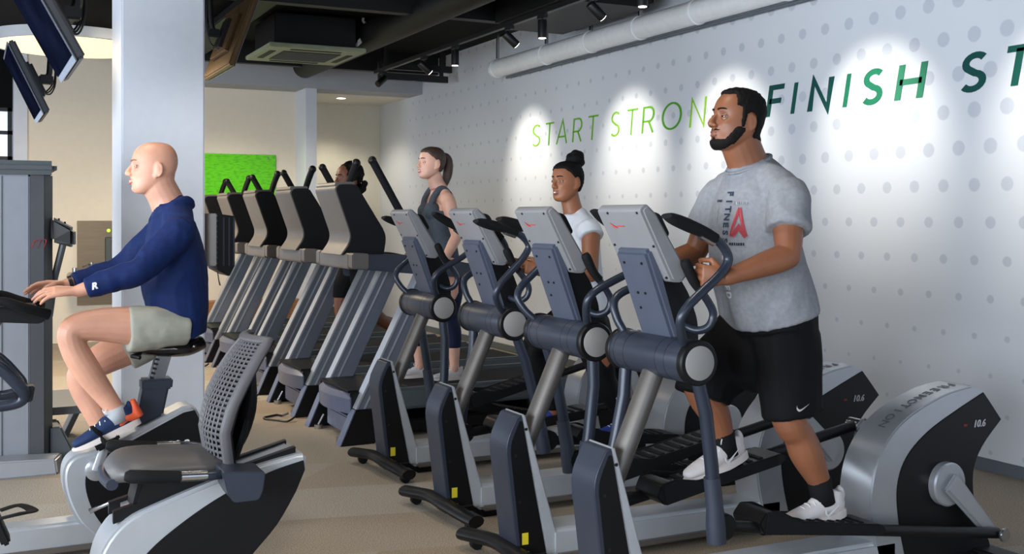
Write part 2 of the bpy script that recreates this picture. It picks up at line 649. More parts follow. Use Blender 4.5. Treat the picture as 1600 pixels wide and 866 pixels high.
def arc(cx, cz, rx, rz, a0, a1, n=14):
    return [(cx + rx * math.cos(math.radians(a0 + (a1 - a0) * i / n)), cz + rz * math.sin(math.radians(a0 + (a1 - a0) * i / n))) for i in range(n + 1)]


def ss(w):
    return arc(0.5 * w, 0.745, 0.40 * w, 0.205, 38, 262, 12)[:-1] + arc(0.5 * w, 0.262, 0.42 * w, 0.212, 82, -142, 12)


GLYPH = {
    'S': (0.60, [ss(0.60)]),
    'T': (0.62, [[(0, 0.95), (0.62, 0.95)], [(0.31, 0.95), (0.31, 0)]]),
    'A': (0.72, [[(0, 0), (0.36, 1.0), (0.72, 0)], [(0.13, 0.30), (0.59, 0.30)]]),
    'R': (0.60, [[(0.05, 0), (0.05, 0.95), (0.34, 0.95)] + arc(0.34, 0.69, 0.22, 0.26, 80, -90, 10) + [(0.05, 0.43)], [(0.34, 0.43), (0.58, 0)]]),
    'O': (0.86, [arc(0.43, 0.5, 0.38, 0.46, 0, 360, 28)]),
    'N': (0.70, [[(0.05, 0), (0.05, 0.98), (0.65, 0.02), (0.65, 1.0)]]),
    'G': (0.82, [arc(0.43, 0.5, 0.38, 0.46, 45, 340, 22) + [(0.79, 0.46), (0.5, 0.46)]]),
    'F': (0.56, [[(0.05, 0), (0.05, 0.95), (0.56, 0.95)], [(0.05, 0.5), (0.5, 0.5)]]),
    'I': (0.12, [[(0.06, 0), (0.06, 1.0)]]),
    'H': (0.70, [[(0.05, 0), (0.05, 1.0)], [(0.65, 0), (0.65, 1.0)], [(0.05, 0.5), (0.65, 0.5)]]),
}


def stroke(mb, pts, hw, put_pt):
    """a flat ribbon of half width hw following 2-D points, 4 mm proud of the wall"""
    P = [V(p) for p in pts]
    n = len(P)
    closed = (P[0] - P[-1]).length < 1e-4
    left, right = [], []
    for i in range(n):
        if closed:
            d0 = (P[i] - P[i - 1 if i > 0 else n - 2]).normalized()
            d1 = (P[(i + 1) if i < n - 1 else 1] - P[i]).normalized()
        else:
            d0 = (P[i] - P[i - 1]).normalized() if i > 0 else (P[1] - P[0]).normalized()
            d1 = (P[i + 1] - P[i]).normalized() if i < n - 1 else d0
        d = (d0 + d1)
        d = d.normalized() if d.length > 1e-6 else d0
        nn = V((-d.y, d.x))
        k = hw / max(0.45, nn.dot(V((-d0.y, d0.x))))
        left.append(P[i] + nn * k)
        right.append(P[i] - nn * k)
    for i in range(n - 1):
        q = [left[i], right[i], right[i + 1], left[i + 1]]
        mb.hexa([put_pt(p, 0.0) for p in q] + [put_pt(p, 0.004) for p in q])


def slogan(name, label, letters, z0, h, hw, shear):
    """letters: (character, y of its left edge, y of its right edge, material)"""
    root = thing(name, label, 'lettering', (XW, letters[0][1], z0))
    for ch, ya, yb, m in letters:
        w, strokes = GLYPH[ch]
        wid = (ya - yb) - (0 if ch in 'AO' else shear * h * 0.8)
        sx = wid / (w * h) if ch != 'I' else 1.0
        mb = MB()

        def pp(p, t):
            return V((-0.001 - t, letters[0][1] * -1 + ya - (p.x * sx * h + shear * p.y * h), p.y * h))
        for st in strokes:
            stroke(mb, st, hw, pp)
        mb.build('letter', m, root, 0)
    return root


mat('lime_a', (128, 184, 44), 0.7); mat('lime_b', (106, 174, 42), 0.7); mat('lime_c', (80, 156, 44), 0.7)
mat('pine_a', (20, 82, 72), 0.7); mat('pine_b', (17, 72, 68), 0.7); mat('pine_c', (28, 112, 82), 0.7); mat('pine_d', (48, 122, 92), 0.7)

slogan('wall_slogan', 'thin light green lettering START STRONG on the dotted white wall',
       [('S', 10.505, 10.28, 'lime_a'), ('T', 10.20, 10.00, 'lime_b'), ('A', 9.94, 9.729, 'lime_b'), ('R', 9.614, 9.40, 'lime_b'), ('T', 9.312, 9.10, 'lime_b'),
        ('S', 8.883, 8.69, 'lime_a'), ('T', 8.60, 8.40, 'lime_b'), ('R', 8.341, 8.12, 'lime_b'), ('O', 8.03, 7.72, 'lime_c'), ('N', 7.605, 7.355, 'lime_a'), ('G', 7.25, 6.97, 'lime_b')],
       2.282, 0.243, 0.036, 0.14)
slogan('wall_slogan', 'bold slanted dark green lettering FINISH STRONG on the dotted white wall',
       [('F', 6.60, 6.40, 'pine_b'), ('I', 6.32, 6.24, 'pine_a'), ('N', 6.135, 5.885, 'pine_b'), ('I', 5.78, 5.70, 'pine_c'), ('S', 5.61, 5.40, 'pine_c'), ('H', 5.30, 5.045, 'pine_d'),
        ('S', 4.785, 4.57, 'pine_b'), ('T', 4.475, 4.26, 'pine_a'), ('R', 4.20, 3.99, 'pine_c'), ('O', 3.90, 3.62, 'pine_b'), ('N', 3.54, 3.28, 'pine_c'), ('G', 3.20, 2.93, 'pine_a')],
       2.29, 0.228, 0.085, 0.21)
# ------------------------------------------------------------------ overhead services
tag(MB().lathe([(0.098, 0), (0.10, 0.01), (0.10, 14.1), (0.098, 14.11)], (5.31, 11.10, 3.20), (0, -1, 0)).build('wall_pipe', 'pipe_white'),
    'fat white service pipe running along the dotted wall above the words', 'pipe')
pipe = bpy.data.objects['wall_pipe']
for y in (11.06, 9.9, 9.0, 8.15, 7.3, 6.2, 5.0):
    MB().lathe([(0.101, 0), (0.108, 0.002), (0.108, 0.03), (0.101, 0.032)], (5.31, y, 3.20), (0, -1, 0)).build('pipe_collar', 'pipe_white', pipe)
    MB().bb(5.295, 5.325, y - 0.03, y - 0.005, 3.29, ZC).build('pipe_hanger', 'steel', pipe, 0)
MB().cyl((5.40, 11.0, 3.095), (5.40, 3.5, 3.095), 0.014, seg=8).build('conduit', 'base_grey', pipe)

SPOT = []


def track_head(y, aim, lit, label):
    """cylindrical lamp head hanging from the track at x 4.2"""
    r = thing('track_spotlight', label, 'spotlight', (4.2, y, 3.185), group='track spotlights over the dotted wall')
    MB().bb(-0.02, 0.02, -0.06, 0.06, -0.03, 0.0, 0.004).build('adapter', 'lamp_black', r)
    MB().cyl((0, 0, -0.03), (0, 0, -0.085), 0.008, seg=8).build('stem', 'lamp_black', r)
    d = V(aim).normalized()
    c = V((0, 0, -0.10))
    a, b = c - d * 0.06, c + d * 0.09
    h = MB().lathe([(0.034, 0), (0.038, 0.006), (0.038, 0.148), (0.034, 0.15)], a, d, 18).build('lamp_body', 'lamp_black', r)
    MB().lathe([(0.030, 0), (0.030, 0.003)], b + d * 0.001, d, 18).build('lens', 'lamp_face' if lit else 'lamp_black', h)
    if lit:
        ld = bpy.data.lights.new('spot_beam', 'SPOT')
        ld.energy = lit
        ld.color = (1.0, 0.93, 0.80)
        ld.spot_size = math.radians(56)
        ld.spot_blend = 0.95
        ld.shadow_soft_size = 0.03
        lo = bpy.data.objects.new('spot_beam', ld)
        col.objects.link(lo)
        lo.location = V((4.2, y, 3.185)) + b + d * 0.02
        lo.rotation_euler = d.to_track_quat('-Z', 'Y').to_euler()
    return r


MB().bb(4.175, 4.225, 3.0, 12.0, 3.185, 3.225, 0.004).build('light_track', 'lamp_black', None, 0, label='long black lighting track hung parallel to the dotted wall', cat='light track')
WALLDIR = (1.26, 0, -1.02)
track_head(11.78, (-0.75, -0.35, -0.6), 0, 'black track spotlight tilted away from the wall at the far end of the track')
track_head(10.50, WALLDIR, 125, 'black track spotlight tilted towards the wall above the word START')
track_head(9.69, (0, 0, -1), 20, 'black track spotlight pointing straight down beside the pipe end')
track_head(8.50, WALLDIR, 125, 'black track spotlight tilted towards the wall above the word STRONG')
track_head(7.89, (0, 0, -1), 20, 'black track spotlight pointing straight down above the pipe hangers')
track_head(7.05, WALLDIR, 125, 'black track spotlight tilted towards the wall beside the big black duct')
track_head(6.40, (0, 0, -1), 20, 'black track spotlight pointing straight down above the word FINISH')
track_head(5.47, WALLDIR, 125, 'black track spotlight tilted towards the wall above the word FINISH')
track_head(3.95, WALLDIR, 125, 'black track spotlight tilted towards the wall at the near end of the track')


def duct(name, label, cat, mb, m='duct_black'):
    return mb.build(name, m, None, 35, label=label, cat=cat)


duct('ceiling_duct', 'wide black rectangular duct close to the dotted wall above the white pipe', 'duct', MB().bb(4.42, 5.20, 7.7, 9.3, 3.30, 3.598, 0.05))
duct('ceiling_duct', 'round black duct running beside the lighting track', 'duct', MB().cyl((3.75, 4.0, 3.42), (3.75, 13.4, 3.42), 0.15, seg=20))
duct('ceiling_beam', 'black steel beam crossing the ceiling over the treadmills', 'beam', MB().bb(-3.9, 5.4, 9.3, 9.42, 3.38, 3.6), 'beam_black')
duct('ceiling_beam', 'black steel beam crossing the ceiling in front of the bulkhead', 'beam', MB().bb(0.8, 5.4, 13.0, 13.10, 3.36, 3.6), 'beam_black')
duct('strut_rail', 'upper black strut rail across the bulkhead next to the dotted wall', 'rail', MB().bb(4.45, 5.42, 12.60, 12.66, 3.34, 3.42).bb(4.50, 4.54, 12.61, 12.65, 3.42, 3.6).bb(5.3, 5.34, 12.61, 12.65, 3.42, 3.6), 'lamp_black')
duct('strut_rail', 'lower black strut rail across the bulkhead next to the dotted wall', 'rail', MB().bb(4.40, 5.30, 12.44, 12.50, 3.19, 3.27).bb(4.46, 4.50, 12.45, 12.49, 3.27, 3.6).bb(5.2, 5.24, 12.45, 12.49, 3.27, 3.6), 'lamp_black')
duct('sprinkler_pipe', 'thin black pipe along the ceiling beside the ceiling cassette', 'pipe', MB().cyl((3.95, 5.0, 3.50), (3.95, 13.4, 3.50), 0.03, seg=10), 'beam_black')
duct('sprinkler_pipe', 'thin black pipe along the ceiling above the hung screens', 'pipe', MB().cyl((0.9, 4.0, 3.50), (0.9, 13.8, 3.50), 0.03, seg=10), 'beam_black')
duct('cable_tray', 'black cable tray hung under the ceiling above the treadmill row', 'cable tray', MB().bb(2.15, 2.45, 5.0, 13.4, 3.42, 3.50, 0.01), 'beam_black')

# air conditioning cassette hung below the ceiling
ac = thing('air_conditioner', 'black ceiling air conditioner with pale green grille hung above the treadmills', 'air conditioner', (3.115, 11.13, 3.2))
MB().bb(-0.42, 0.42, -0.42, 0.42, 0.045, 0.36, 0.01).build('casing', 'duct_black', ac)
MB().bb(-0.495, 0.495, -0.53, 0.53, 0.0, 0.045, 0.008).build('panel', 'grille_green', ac)
g = MB().bb(-0.30, 0.30, -0.30, 0.30, -0.006, 0.004).build('intake_grille', 'grille_dark', ac, 0)
for i in range(7):
    y = -0.26 + i * 0.087
    MB().bb(-0.29, 0.29, y, y + 0.02, -0.010, -0.004).build('grille_slat', 'cap_grey', g, 0)
for sx, sy in ((-1, 0), (1, 0), (0, -1), (0, 1)):
    if sx:
        MB().bb(sx * 0.40 - 0.03, sx * 0.40 + 0.03, -0.28, 0.28, -0.005, 0.003).build('vane', 'grille_dark', ac, 0)
    else:
        MB().bb(-0.26, 0.26, sy * 0.42 - 0.03, sy * 0.42 + 0.03, -0.005, 0.003).build('vane', 'grille_dark', ac, 0)
for k in range(2):
    MB().tube([(0.46, -0.30 - k * 0.03, 0.10), (0.50 + k * 0.03, -0.33, 0.17), (0.60, -0.34, 0.2 + 0.06 * k), (0.58 + 0.05 * k, -0.33, 0.30), (0.54, -0.3, 0.36), (0.54, -0.3, 0.40)], 0.013, 8, sm=4).build('refrigerant_line', 'white_print', ac)

# round pendant light behind the column
pl = thing('ring_pendant', 'large round white pendant light with warm glowing underside', 'pendant light', (0.82, 10.6, 3.06))
MB().lathe([(0.66, 0), (0.70, 0.0), (0.70, 0.09), (0.60, 0.095)], (0, 0, 0), (0, 0, 1), 64).build('rim', 'silver_light', pl)
MB().lathe([(0.30, -0.012), (0.655, -0.003), (0.655, 0.02)], (0, 0, 0), (0, 0, 1), 64).build('diffuser', 'ring_glow', pl)
for k in range(3):
    a = k * 2 * PI / 3
    MB().cyl((0.5 * math.cos(a), 0.5 * math.sin(a), 0.09), (0.5 * math.cos(a), 0.5 * math.sin(a), 0.53), 0.004, seg=6).build('suspension_wire', 'steel', pl)
ld = bpy.data.lights.new('ring_light', 'AREA'); ld.shape = 'DISK'; ld.size = 1.2; ld.energy = 130; ld.color = (1, 0.82, 0.58)
lo = bpy.data.objects.new('ring_light', ld); col.objects.link(lo); lo.location = (0.82, 10.6, 3.03)


def television(label, loc, faces_left, L, Hh, tilt, case='tv_case', name='hung_television'):
    """screen hung from the ceiling, long side along y, leaning out at the top"""
    r = thing(name, label, 'television', loc)
    s = -1 if faces_left else 1
    R = Matrix.Rotation(s * tilt, 3, 'Y')
    t = lambda x, y, z: R @ V((x * s, y, z))

    def bx(x0, x1, y0, y1, z0, z1, bev=0.0):
        return MB().hexa([t(x, y, z) for z in (z0, z1) for x, y in ((x0, y0), (x1, y0), (x1, y1), (x0, y1))], bev)
    bx(-0.05, 0.0, 0, L, 0, Hh, 0.012).build('casing', case, r)
    bx(0.0, 0.006, 0, L, 0, Hh).build('bezel', 'tv_bezel', r)
    bx(0.004, 0.009, 0.02, L - 0.02, 0.035, Hh - 0.02).build('screen', 'tv_screen', r)
    bx(-0.085, -0.05, L * 0.2, L * 0.8, Hh * 0.2, Hh * 0.75, 0.02).build('back_cover', case, r)
    br = MB()
    c = t(-0.11, L / 2, Hh * 0.5)
    br.hexa([t(x, y, z) for z in (Hh * 0.3, Hh * 0.7) for x, y in ((-0.115, L / 2 - 0.12), (-0.085, L / 2 - 0.12), (-0.085, L / 2 + 0.12), (-0.115, L / 2 + 0.12))])
    br.build('mount_plate', 'lamp_black', r)
    MB().tube([c, c + V((-s * 0.06, 0, 0.02)), c + V((-s * 0.09, 0, 0.15)), V((c.x - s * 0.09, c.y, ZC - loc[2]))], 0.022, 10, sm=3).build('mount_pole', 'lamp_black', r)
    MB().box(c + V((-s * 0.06, 0, 0.0)), (0.10, 0.09, 0.07), 0.01).build('tilt_head', 'lamp_black', r)
    for k in range(3):
        y = L * (0.38 + 0.1 * k)
        MB().tube([t(-0.085, y, Hh * 0.3), c + V((-s * 0.10, (k - 1) * 0.06, -0.10 + 0.03 * k)), c + V((-s * 0.13, (k - 1) * 0.04, 0.12)), V((c.x - s * (0.11 + 0.02 * k), c.y + 0.02 * k, ZC - loc[2]))], 0.006, 6, sm=5).build('cable', 'lamp_black', r)
    return r


television('hung television with dark glossy screen, tilted down, beside the white column', (0.47, 5.80, 2.30), True, 0.98, 0.60, 0.50)
television('hung television with dark screen tilted down in front of the round pendant light', (0.47, 8.55, 2.27), True, 0.90, 0.56, 0.44)
television('hung television showing its bronze back behind the white column', (1.93, 9.0, 2.76), False, 1.1, 0.66, 0.34, 'tv_back')

# ------------------------------------------------------------------ fittings on the far walls
df = thing('drinking_fountain', 'stainless steel drinking fountain with bottle filler on the beige back wall', 'drinking fountain', (1.45, YB - 0.004, 0))
MB().bb(-0.30, 0.45, -0.03, 0, 0.45, 1.48, 0.004).build('back_panel', 'stainless', df)
MB().prism(rounded([(-0.42, 0.62), (0.05, 0.62), (0.05, 0.86), (-0.42, 0.86)], 0.05), -0.40, -0.03, 0.02).build('basin', 'stainless', df)
MB().cyl((-0.34, -0.25, 0.86), (-0.34, -0.25, 0.92), 0.035).cyl((-0.15, -0.2, 0.86), (-0.15, -0.2, 0.98), 0.018).tube([(-0.15, -0.2, 0.95), (-0.2, -0.24, 0.96), (-0.26, -0.26, 0.93)], 0.012, 8).build('bubbler', 'steel', df)
MB().bb(0.02, 0.34, -0.04, -0.028, 0.92, 1.28, 0.01).build('filler_recess', 'cap_grey', df)
MB().bb(0.09, 0.27, -0.046, -0.038, 0.97, 1.24, 0.01).build('filler_plate', 'steel', df)
MB().ell((0.06, -0.035, 1.36), (0.02, 0.008, 0.02)).build('indicator_light', 'green_led', df)

# downlight in the passage
dl = thing('passage_downlight', 'small round recessed downlight in the passage ceiling', 'downlight', (4.605, 14.6, 3.185))
MB().lathe([(0.075, -0.008), (0.08, 0.0)], (0, 0, 0), (0, 0, 1), 24).build('trim_ring', 'white_print', dl)
MB().lathe([(0.06, -0.012), (0.06, -0.007)], (0, 0, 0), (0, 0, 1), 24).build('lens', 'lamp_face', dl)
for (x, y, p, z) in ((4.605, 14.6, 90, 3.16), (2.9, 12.9, 90, 3.30)):  # second beam has no fixture, added to light the niche wall evenly
    ld = bpy.data.lights.new('downlight_and_fill_beam', 'SPOT'); ld.energy = p; ld.spot_size = 2.2; ld.spot_blend = 0.6; ld.color = (1, 0.90, 0.72); ld.shadow_soft_size = 0.15
    lo = bpy.data.objects.new('downlight_and_fill_beam', ld); col.objects.link(lo); lo.location = (x, y, z)

# grey box with black ribbed side on the column
cb = thing('control_box', 'grey metal box with black ribbed side fixed to the white column', 'control box', (1.535, 8.40, 1.13))
MB().hexa([(0.0, -0.16, 0.03), (0.10, -0.20, 0.03), (0.10, 0.16, 0.03), (0, 0.16, 0.03), (0, -0.16, 0.42), (0.10, -0.20, 0.42), (0.10, 0.16, 0.42), (0, 0.16, 0.42)], 0.008).build('casing', 'treadmill_shell', cb)
MB().prism([(0.10, 0.0), (0.19, -0.05), (0.23, 0.03), (0.23, 0.40), (0.10, 0.42)], -0.2, 0.16, 0.006).build('side_cover', 'black_plastic', cb)
for k in range(10):
    MB().bb(0.096, 0.106, -0.207, -0.198, 0.02 + k * 0.039, 0.045 + k * 0.039).build('rib', 'black_plastic', cb, 0)
for x in (0.14, 0.18, 0.215):
    MB().bb(x, x + 0.012, -0.206, -0.196, 0.03, 0.39).build('fin', 'tube_blue', cb, 0)
MB().tube([(0.12, -0.1, 0.0), (0.13, -0.1, -0.08), (0.14, -0.1, -0.12)], [(0.012, 0.004), (0.012, 0.004), (0.03, 0.004)], 8).build('strap', 'mesh_grey', cb)

tag(MB().bb(3.02, 3.20, 13.95, 14.12, 0.462, 0.75, 0.02).build('speaker_box', 'black_plastic'), 'small black box standing on the timber bench', 'box')

# ------------------------------------------------------------------ cable machine at the left edge
tw = thing('cable_machine', 'tall grey cable tower with dark cap and steel base', 'exercise machine', (0, 7.0, 0))
MB().prism([(0, 0), (0, 0)] and [(-0.42, 0.03), (0.32, 0.03), (0.32, 1.78), (-0.42, 1.78)], 0.22, 0.62, 0.01).build('body', 'tower_grey', tw)
MB().hexa([(0.322, 0.22, 0.03), (0.40, 0.25, 0.03), (0.40, 0.62, 0.03), (0.322, 0.62, 0.03), (0.322, 0.22, 1.78), (0.40, 0.25, 1.78), (0.40, 0.62, 1.78), (0.322, 0.62, 1.78)]).build('corner_panel', 'tower_dark', tw, 0)
MB().hexa([(0.402, 0.252, 0.03), (0.455, 0.36, 0.03), (0.455, 0.62, 0.03), (0.402, 0.62, 0.03), (0.402, 0.252, 1.78), (0.455, 0.36, 1.78), (0.455, 0.62, 1.78), (0.402, 0.62, 1.78)]).build('side_panel', 'cap_grey', tw, 0)
MB().bb(0.162, 0.166, 0.214, 0.222, 0.05, 1.77).build('panel_seam', 'cap_grey', tw, 0)
MB().bb(-0.46, 0.47, 0.16, 0.66, 1.78, 1.865, 0.03).build('cap', 'cap_grey', tw)
MB().hexa([(-0.5, -0.05, 0.0), (0.46, -0.05, 0.0), (0.50, 0.22, 0.0), (-0.5, 0.22, 0), (-0.5, 0.0, 0.12), (0.45, 0.02, 0.08), (0.50, 0.2, 0.08), (-0.5, 0.2, 0.12)], 0.01).build('base_plate', 'tower_grey', tw)
MB().hexa([(0.56, 1.1, 0.0), (0.60, 1.1, 0.0), (0.60, 1.3, 0.0), (0.56, 1.3, 0), (0.70, 1.1, 0.3), (0.74, 1.1, 0.3), (0.74, 1.3, 0.3), (0.70, 1.3, 0.3)], 0.004).bb(0.44, 0.72, 0.56, 1.32, 0.25, 0.30).build('rear_leg', 'tower_dark', tw)
MB().hexa([(0.44, 0.3, 0.0), (0.60, 0.3, 0.0), (0.60, 0.6, 0.0), (0.44, 0.6, 0), (0.44, 0.3, 0.22), (0.50, 0.3, 0.22), (0.50, 0.6, 0.22), (0.44, 0.6, 0.22)], 0.01).build('foot_block', 'cap_grey', tw)
pd = MB().hexa([(0.44, 0.30, 1.37), (0.57, 0.26, 1.33), (0.60, 0.46, 1.33), (0.46, 0.5, 1.37), (0.44, 0.30, 1.53), (0.565, 0.24, 1.45), (0.60, 0.46, 1.45), (0.46, 0.5, 1.53)], 0.02).build('pad', 'black_plastic', tw)
for x in (0.49, 0.525):
    MB().cyl((x, 0.34, 1.495 - (x - 0.49) * 0.6), (x, 0.34, 1.515 - (x - 0.49) * 0.6), 0.006, seg=8).build('bolt', 'lamp_black', pd)
MB().tube([(0.52, 0.4, 1.36), (0.47, 0.42, 1.14), (0.44, 0.42, 0.9)], (0.022), 10).build('arm', 'tower_dark', tw)
text('m', 0.13, frame((0.362, 0.232, 1.37), (0.94, 0.34, 0), (0, 0, 1)), 'red_mark', tw, 'emblem', shear=0.4, offset=-0.004)
lab = MB().hexa([(0.335, 0.222, 0.93), (0.385, 0.240, 0.93), (0.385, 0.246, 0.93), (0.335, 0.228, 0.93), (0.335, 0.222, 1.0), (0.385, 0.240, 1.0), (0.385, 0.246, 1.0), (0.335, 0.228, 1.0)]).build('warning_label', 'white_print', tw, 0)
MB().hexa([(0.335, 0.220, 1.0), (0.385, 0.238, 1.0), (0.385, 0.246, 1.0), (0.335, 0.228, 1.0), (0.335, 0.220, 1.03), (0.385, 0.238, 1.03), (0.385, 0.246, 1.03), (0.335, 0.228, 1.03)]).build('warning_label', 'orange_tag', tw, 0)

# unseen fill lamps added above the aisle to brighten the floor
for x, y, wh in ((0.3, 2.6, 'in front of the recumbent bike'), (0.3, 5.2, 'over the upright bike'), (1.6, 7.0, 'in front of the tank top woman\'s treadmill'), (1.9, 3.6, 'in front of the grey shirted man\'s elliptical'), (1.2, 9.6, 'behind the white column')):
    r = thing('added_fill_lamp', 'round fill lamp added out of view on the black ceiling ' + wh, 'downlight', (x, y, ZC - 0.002), group='added fill lamps over the aisle')
    MB().lathe([(0.13, -0.09), (0.15, -0.085), (0.15, 0.0)], (0, 0, 0), (0, 0, 1), 28).build('casing', 'lamp_black', r)
    MB().lathe([(0.12, -0.094), (0.12, -0.088)], (0, 0, 0), (0, 0, 1), 28).build('diffuser', 'lamp_face', r)
    ld = bpy.data.lights.new('downlight_and_fill_beam', 'SPOT'); ld.energy = 75; ld.spot_size = 2.0; ld.spot_blend = 0.8; ld.color = (1, 0.90, 0.76); ld.shadow_soft_size = 0.12
    lo = bpy.data.objects.new('downlight_and_fill_beam', ld); col.objects.link(lo); lo.location = (x, y, ZC - 0.12)
# ------------------------------------------------------------------ ellipticals
HOUSE = catmull([(1.06, 0.03), (1.01, 0.20), (1.00, 0.36), (1.05, 0.52), (1.19, 0.655), (1.42, 0.745), (1.60, 0.775)], 5) + \
    [(1.665, 0.752), (1.725, 0.685), (1.785, 0.613)] + catmull([(1.785, 0.613), (1.66, 0.50), (1.605, 0.39), (1.62, 0.24), (1.705, 0.08), (1.71, 0.03)], 4)[1:]
HPANEL = catmull([(1.20, 0.04), (1.155, 0.22), (1.145, 0.38), (1.20, 0.50), (1.33, 0.60), (1.52, 0.685)], 5) + \
    [(1.665, 0.742), (1.72, 0.68), (1.778, 0.612)] + catmull([(1.778, 0.612), (1.655, 0.50), (1.60, 0.39), (1.615, 0.24), (1.698, 0.08), (1.70, 0.04)], 4)[1:]


def elliptical(label, x0, yc, th_near, th_far, phi):
    r = thing('elliptical_trainer', label, 'elliptical', (x0, yc, 0), group='ellipticals in a row along the dotted wall')
    # base and front
    b = MB().prism(rounded([(-0.12, 0.035), (1.15, 0.035), (1.15, 0.155), (-0.12, 0.165)], 0.02), -0.095, 0.095, 0.03, seg=3).build('base_beam', 'silver_light', r)
    MB().prism([(-0.10, 0.035), (1.10, 0.035), (1.10, 0.06), (-0.10, 0.06)], -0.12, 0.12, 0.006).build('base_skirt', 'treadmill_shell', b)
    st = MB().tube([(-0.245, -0.34, 0.055), (-0.26, -0.25, 0.06), (-0.30, -0.10, 0.085), (-0.30, 0.10, 0.085), (-0.33, 0.24, 0.075), (-0.35, 0.34, 0.065)], [(0.030, 0.045)] * 6, 12, sm=4).build('front_stabilizer', 'black_plastic', r)
    MB().bb(-0.30, -0.12, -0.07, 0.07, 0.03, 0.11, 0.015).build('stabilizer_bracket', 'black_plastic', st)
    for w in (-0.29, 0.29):
        MB().cyl((-0.28 - w * 0.1, w - 0.02, 0.028), (-0.28 - w * 0.1, w + 0.02, 0.028), 0.028, seg=14, bevel=0.004).build('transport_wheel', 'rubber', st)
    sh = MB().prism(rounded([(-0.345, 0.555), (-0.285, 0.06), (-0.145, 0.06), (-0.262, 0.672), (-0.285, 0.668)], [0.06, 0.02, 0.01, 0.02, 0.02]), -0.085, 0.085, 0.022, seg=3).build('front_shroud', 'navy_plastic', r)
    MB().prism([(-0.268, 0.672), (-0.142, 0.055), (-0.068, 0.055), (-0.25, 0.675)], -0.088, 0.088, 0.006).build('shroud_trim', 'silver_light', sh)
    for s in (-1, 1):
        MB().prism(rounded([(-0.322, 0.545), (-0.268, 0.07), (-0.150, 0.07), (-0.262, 0.645), (-0.276, 0.648)], [0.04, 0.01, 0.005, 0.01, 0.01]), s * 0.084, s * 0.0875).build('shroud_side', 'black_plastic', sh)
    for u, z in ((-0.275, 0.61), (-0.325, 0.50), (-0.305, 0.30)):
        MB().cyl((u + 0.03, -0.0885, z), (u + 0.03, -0.0845, z), 0.007, seg=10).build('screw', 'lamp_black', sh)
    MB().bb(-0.265, -0.235, -0.0885, -0.084, 0.115, 0.165).build('warning_label', 'yellow_tag', sh, 0)
    MB().bb(-0.255, -0.232, -0.0885, -0.084, 0.075, 0.085).build('warning_label', 'white_print', sh, 0)
    MB().tube([(-0.255, 0, 0.42), (-0.01, 0, 0.96)], [(0.048, 0.040), (0.048, 0.040)], 20, ref=(0, 1, 0)).build('post', 'post_metal', r)
    # pivot cylinder with end discs
    pv = MB().lathe([(0.078, 0), (0.080, 0.006), (0.080, 0.474), (0.078, 0.48)], (0, -0.24, 0.99), (0, 1, 0), 40).build('pivot_housing', 'navy_plastic', r)
    for w in (-0.15, -0.09, 0.13, 0.20):
        MB().lathe([(0.0802, 0), (0.0806, 0.0005), (0.0806, 0.0025), (0.0802, 0.003)], (0, w, 0.99), (0, 1, 0), 40).build('seam', 'black_plastic', pv)
    for s in (-1, 1):
        MB().lathe([(0.081, 0), (0.084, 0.004), (0.084, 0.026), (0.078, 0.032)], (0, s * 0.232, 0.99), (0, s, 0), 40).build('end_ring', 'black_plastic', pv)
        MB().lathe([(0.063, 0), (0.063, 0.035), (0.060, 0.037)], (0, s * 0.232, 0.99), (0, s, 0), 40).build('end_disc', 'disc_grey', pv)
    # neck and console
    nk = MB().prism(rounded([(-0.085, 1.395), (-0.04, 1.40), (0.02, 1.31), (0.075, 1.23), (0.115, 1.13), (0.12, 1.03), (0.02, 1.03)], 0.03), -0.10, 0.10, 0.015).build('neck', 'black_plastic', r)
    MB().prism([(-0.132, 1.390), (-0.085, 1.422), (0.035, 1.05), (0.0, 1.04)], -0.108, 0.108, 0.012).build('neck_panel', 'slate_panel', nk)
    for w, t in ((-0.06, 0.12), (0.06, 0.12), (-0.02, 0.45), (0.03, 0.45), (0.045, 0.62), (-0.03, 0.93), (0.03, 0.93)):
        u = -0.132 + 0.132 * t
        z = 1.390 - 0.350 * t
        MB().cyl((u - 0.004, w, z - 0.0015), (u + 0.01, w, z + 0.003), 0.0055, seg=8).build('screw', 'lamp_black', nk)
    cs = MB().prism(rounded([(-0.185, 1.548), (-0.158, 1.572), (-0.115, 1.535), (0.03, 1.31), (0.0, 1.278), (-0.045, 1.280)], 0.012), -0.16, 0.16, 0.010).build('console', 'grey_shell', r)
    MB().prism([(-0.101, 1.518), (0.017, 1.335), (0.021, 1.338), (-0.097, 1.521)], -0.135, 0.135).build('screen', 'black_gloss', cs)
    MB().prism(rounded([(-0.123, 1.545), (-0.073, 1.535), (-0.028, 1.455), (-0.058, 1.44)], 0.02), -0.12, 0.12, 0.012).build('reading_rack', 'black_plastic', cs)
    for w, t in ((-0.125, 0.04), (0.08, 0.04), (-0.135, 0.94), (0.13, 0.5), (-0.14, 0.5)):
        u = -0.185 + 0.137 * t
        z = 1.548 - 0.268 * t
        MB().cyl((u - 0.003, w, z - 0.0015), (u + 0.01, w, z + 0.004), 0.005, seg=8).build('screw', 'lamp_black', cs)
    # small red emblem on the back of the console
    fx = frame((-0.157, 0.07, 1.489), (0, -1, 0), (-0.455, 0, 0.89))
    em = MB()
    em.hexa([fx @ V(p) for p in ((-0.022, 0.013, 0.0005), (0.0, -0.010, 0.0005), (0.022, -0.010, 0.0005), (0.0, 0.0, 0.0005), (-0.022, 0.013, 0.002), (0.0, -0.010, 0.002), (0.022, -0.010, 0.002), (0.0, 0.0, 0.002))])
